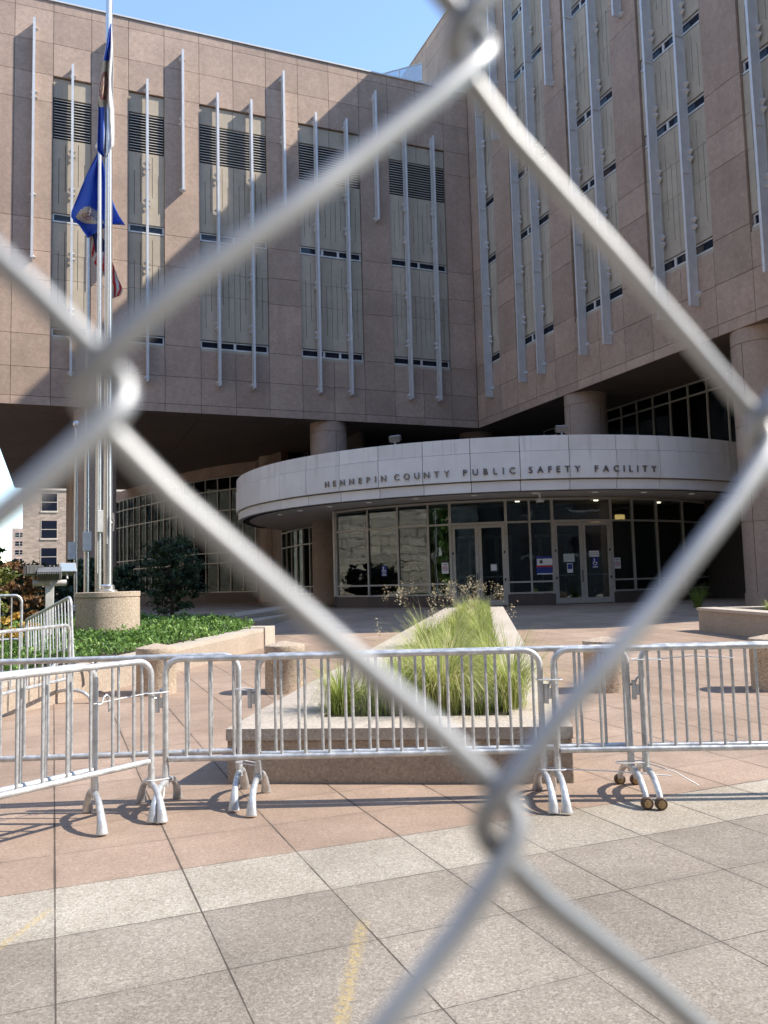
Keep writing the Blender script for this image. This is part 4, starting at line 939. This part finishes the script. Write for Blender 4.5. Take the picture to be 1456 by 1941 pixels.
def cam_pt(px, py, depth): return Vector((0, 0, EYE)) + (F*1551.36 + RT*(px-728) - UP*(py-970.5))*(depth/1551.36)
def cloth(name, label, left, right, depth, colour, folds, amp, nu=26, nv=60, tw=0.):
    """hanging flag: left and right edge profiles, sampled at equal height, with real folds in depth"""
    def at(prof, f):
        k = f*(len(prof)-1); i = min(int(k), len(prof)-2); q = k-i; return prof[i][0]+(prof[i+1][0]-prof[i][0])*q, prof[i][1]+(prof[i+1][1]-prof[i][1])*q
    t = thing(name, label, 'flag', cam_pt(*left[0], depth), 'flags at half staff'); m = MB(); P = []; fs = []; cs = []
    for j in range(nv+1):
        f = j/nv; l, r = at(left, f), at(right, f)
        for i in range(nu+1):
            u = i/nu; x = l[0]+(r[0]-l[0])*u; y_ = l[1]+(r[1]-l[1])*u
            wv = math.sin(u*folds*6.283+1.3*math.sin(f*4+tw))*amp*min(1, f*3+.15)+.3*amp*math.sin(f*17+u*9); P.append(cam_pt(x, y_, depth+wv))
    for j in range(nv):
        for i in range(nu):
            a = j*(nu+1)+i; fs.append((a, a+1, a+nu+2, a+nu+1)); cs.append(colour((i+.5)/nu, (j+.5)/nv))
    for f_, c in zip(fs, cs): m.f.append(list(f_)); m.r.append(.5); m.c.append(c); m.mi.append(0)
    m.v = [tuple(p) for p in P]; o = m.build('cloth', M['flag'], t, smooth=True); o.modifiers.new('thickness', 'SOLIDIFY').thickness = .004; return t
BLU, WHT, CRM, RED, NAV = (.05, .15, .66), (.80, .80, .80), (.68, .64, .53), (.55, .025, .03), (.02, .03, .12)
def c1(u, v):
    if u > .64: return WHT if v < .93 else (.5, .55, .65)
    if v < .30: return WHT if u < .10 else BLU
    if v < .66:
        d = math.hypot((u-.36)/.33, (v-.49)/.115)
        if d < 1: return (.42, .20, .17) if (d > .72 or (math.sin(u*37+v*61) > .55)) else ((.25, .27, .42) if v > .55 and u < .3 else (.58, .46, .34))
        return CRM
    if u < .40: return BLU if u > .04 else WHT
    return WHT if u > .50 else (.45, .52, .70)
cloth('county_flag', 'narrow drooping white and blue flag with a cream band, on the tallest pole', [(210.5, 43), (205.7, 57), (199, 93), (193.7, 115), (190.5, 140), (187.5, 168), (184.5, 189), (185.6, 210), (184.3, 250), (183.6, 286), (195, 298)],
      [(211.5, 43), (212.6, 57), (215, 93), (215.4, 115), (215.0, 140), (214.7, 168), (215.5, 189), (216.5, 210), (216.7, 250), (216.3, 276), (203, 297)], 17.85, c1, 2.2, .10)
def c2(u, v):
    d = math.hypot((u-.36)/.25, (v-.62)/.16)
    if d < 1: return (.62, .60, .54) if (d > .55 or v > .66) else ((.40, .24, .22) if math.sin(u*90+v*50) > .3 else ((.22, .25, .40) if math.sin(u*70-v*80) > .4 else (.62, .6, .54)))
    return BLU
cloth('state_flag', 'blue flag with a round white seal hanging behind the second pole', [(184, 291), (172, 315), (162, 336), (152, 360), (142, 385), (135.5, 402), (134.7, 411), (141, 420), (149.4, 426), (158, 439), (167, 451)],
      [(190, 288), (196, 310), (202, 335), (208, 358), (212, 376), (218, 392), (226, 409), (238, 427), (228, 422), (213, 426), (186, 437)], 20.2, c2, 1.6, .16, 30, 50)
def c3(u, v):
    if v < .34 and u > .2: return NAV
    k = (u*.75+v*.9)*7.4; return RED if int(k) % 2 == 0 else (.66, .64, .62)
cloth('striped_flag', 'red and white striped flag drooping from the third pole, lowest of the three', [(172, 441), (173, 455), (174, 468), (174, 480), (174, 490), (176, 497), (184, 505), (196, 520), (206, 545), (213, 566)],
      [(182, 439), (192, 448), (200, 458), (207, 474), (213, 496), (219, 512), (225, 530), (230, 541), (233, 550), (228, 560)], 22.85, c3, 1.3, .07, 30, 44)

# ------------------------------------------------------------------ floodlight on a post in the ground cover
fx, fy = -.06, 16.3
t = thing('floodlight_post', 'pale square post with three grey floodlight heads in the ground cover', 'floodlight', (fx, fy, .5))
m = MB(); m.box(fx-.075, fx+.075, fy-.075, fy+.075, .4, 1.62); m.build('post', M['lampgrey'], t, bevel=.01)
m = MB(); m.tube([(fx-.29, fy, 1.66), (fx+.29, fy, 1.66)], .055, 14); m.tube([(fx, fy, 1.6), (fx, fy, 1.68)], .07, 12); m.build('crossbar', M['lampgrey'], t, smooth=True)
def head(x, y, z, yw, pt, wd):
    e = Vector((math.cos(yw), math.sin(yw), 0)); f = Vector((-math.sin(yw)*math.cos(pt), math.cos(yw)*math.cos(pt), math.sin(pt))); u = e.cross(f)
    c = Vector((x, y, z)); m = MB(); m.obox(c, e*wd, f*.10, u*.085)
    for k in range(13): m.obox(c-f*.115+e*(wd*(-.9+1.8*k/12)), e*.006, f*.03, u*.075)
    h = m.build('lamp_head', M['lamphead'], t, bevel=0); m = MB(); m.obox(c+f*.104, e*wd*.92, f*.004, u*.078); m.build('lens', M['lens'], h)
    m = MB(); m.tube([c-u*.08, c-u*.19], .018, 8); m.build('bracket', M['lampgrey'], h)
head(fx-.28, fy+.05, 1.89, R_(15), R_(-8), .15); head(fx+.0, fy-.10, 1.83, R_(-8), R_(28), .20); head(fx+.28, fy+.06, 1.91, R_(200), R_(20), .15)

# ------------------------------------------------------------------ neighbouring buildings
def block(label, name, x0, x1, y0, y1, z1, mat, wins, wmat='darkglass', cop=True, z0=0.):
    t = thing(name, label, 'building', ((x0+x1)/2, (y0+y1)/2, z0)); m = MB(); m.box(x0, x1, y0, y1, z0-.3, z1); m.build('wall', M[mat], t)
    if cop: m = MB(); m.box(x0-.15, x1+.15, y0-.15, y1+.15, z1+.01, z1+.35); m.build('coping', M['trim'], t)
    for (face, a, z, w_, h_) in wins:
        m = MB(); p = MB(); d = .12
        if face == 'S':
            m.box(a-w_/2-.12, a+w_/2+.12, y0-d, y0-.004, z-.22, z); m.box(a-w_/2-.07, a-w_/2, y0-d*.5, y0-.004, z+.002, z+h_); m.box(a+w_/2, a+w_/2+.07, y0-d*.5, y0-.004, z+.002, z+h_); m.box(a-w_/2, a+w_/2, y0-d*.4, y0-.016, z+h_*.5-.04, z+h_*.5+.04)
            p.box(a-w_/2+.001, a+w_/2-.001, y0-.015, y0-.003, z+.003, z+h_)
        elif face == 'E':
            m.box(x1+.004, x1+d*2, a-w_/2-.2, a+w_/2+.2, z-.4, z); m.box(x1+.004, x1+d, a-.06, a+.06, z+.002, z+h_); p.box(x1+.003, x1+.015, a-w_/2, a+w_/2, z+.003, z+h_)
        else:
            m.box(a-w_/2-.12, a+w_/2+.12, y1+.004, y1+d, z-.22, z); p.box(a-w_/2, a+w_/2, y1+.003, y1+.015, z+.003, z+h_)
        wo = m.build('window', M['trim'], t); p.build('pane', M[wmat], wo)
    return t
block('tan brick building with dark sash windows seen under the wing at left', 'tan_building', -3.75, 14, 116, 132, 14.75, 'tanbrick', [('S', a, z, 1.9, 2.3) for a in (-.55, 4.2) for z in (4.85, 8.45, 12.05)])
block('distant pinkish apartment tower low on the horizon at far left', 'apartment_tower', -14.2, -6, 330, 345, 25, 'pinkbrick', [('S', a, z, 1.5, 1.7) for a in (-12.4, -10.9, -8.6) for z in (12, 15.2, 18.4, 21.6)], cop=False)
block('rusticated stone courthouse with sunlit blocks, mirrored in the lobby glass', 'stone_courthouse', -62, -36, -34, 420, 32, 'rustic', [('E', a, z, 2.8, 4.8) for a in range(-28, 146, 9) for z in (3.2, 11.5, 19.5)])
block('unseen dark grey block added across the street to darken the door reflections and cut the sky light', 'added_dark_block', -110, 75, -62, -36, 42, 'greyfacade', [('N', a, z, 3.2, 2.2) for a in range(-104, 74, 9) for z in (4, 9, 14, 19, 24)])  # unseen block added to darken the door reflections and dim the wing's sky light
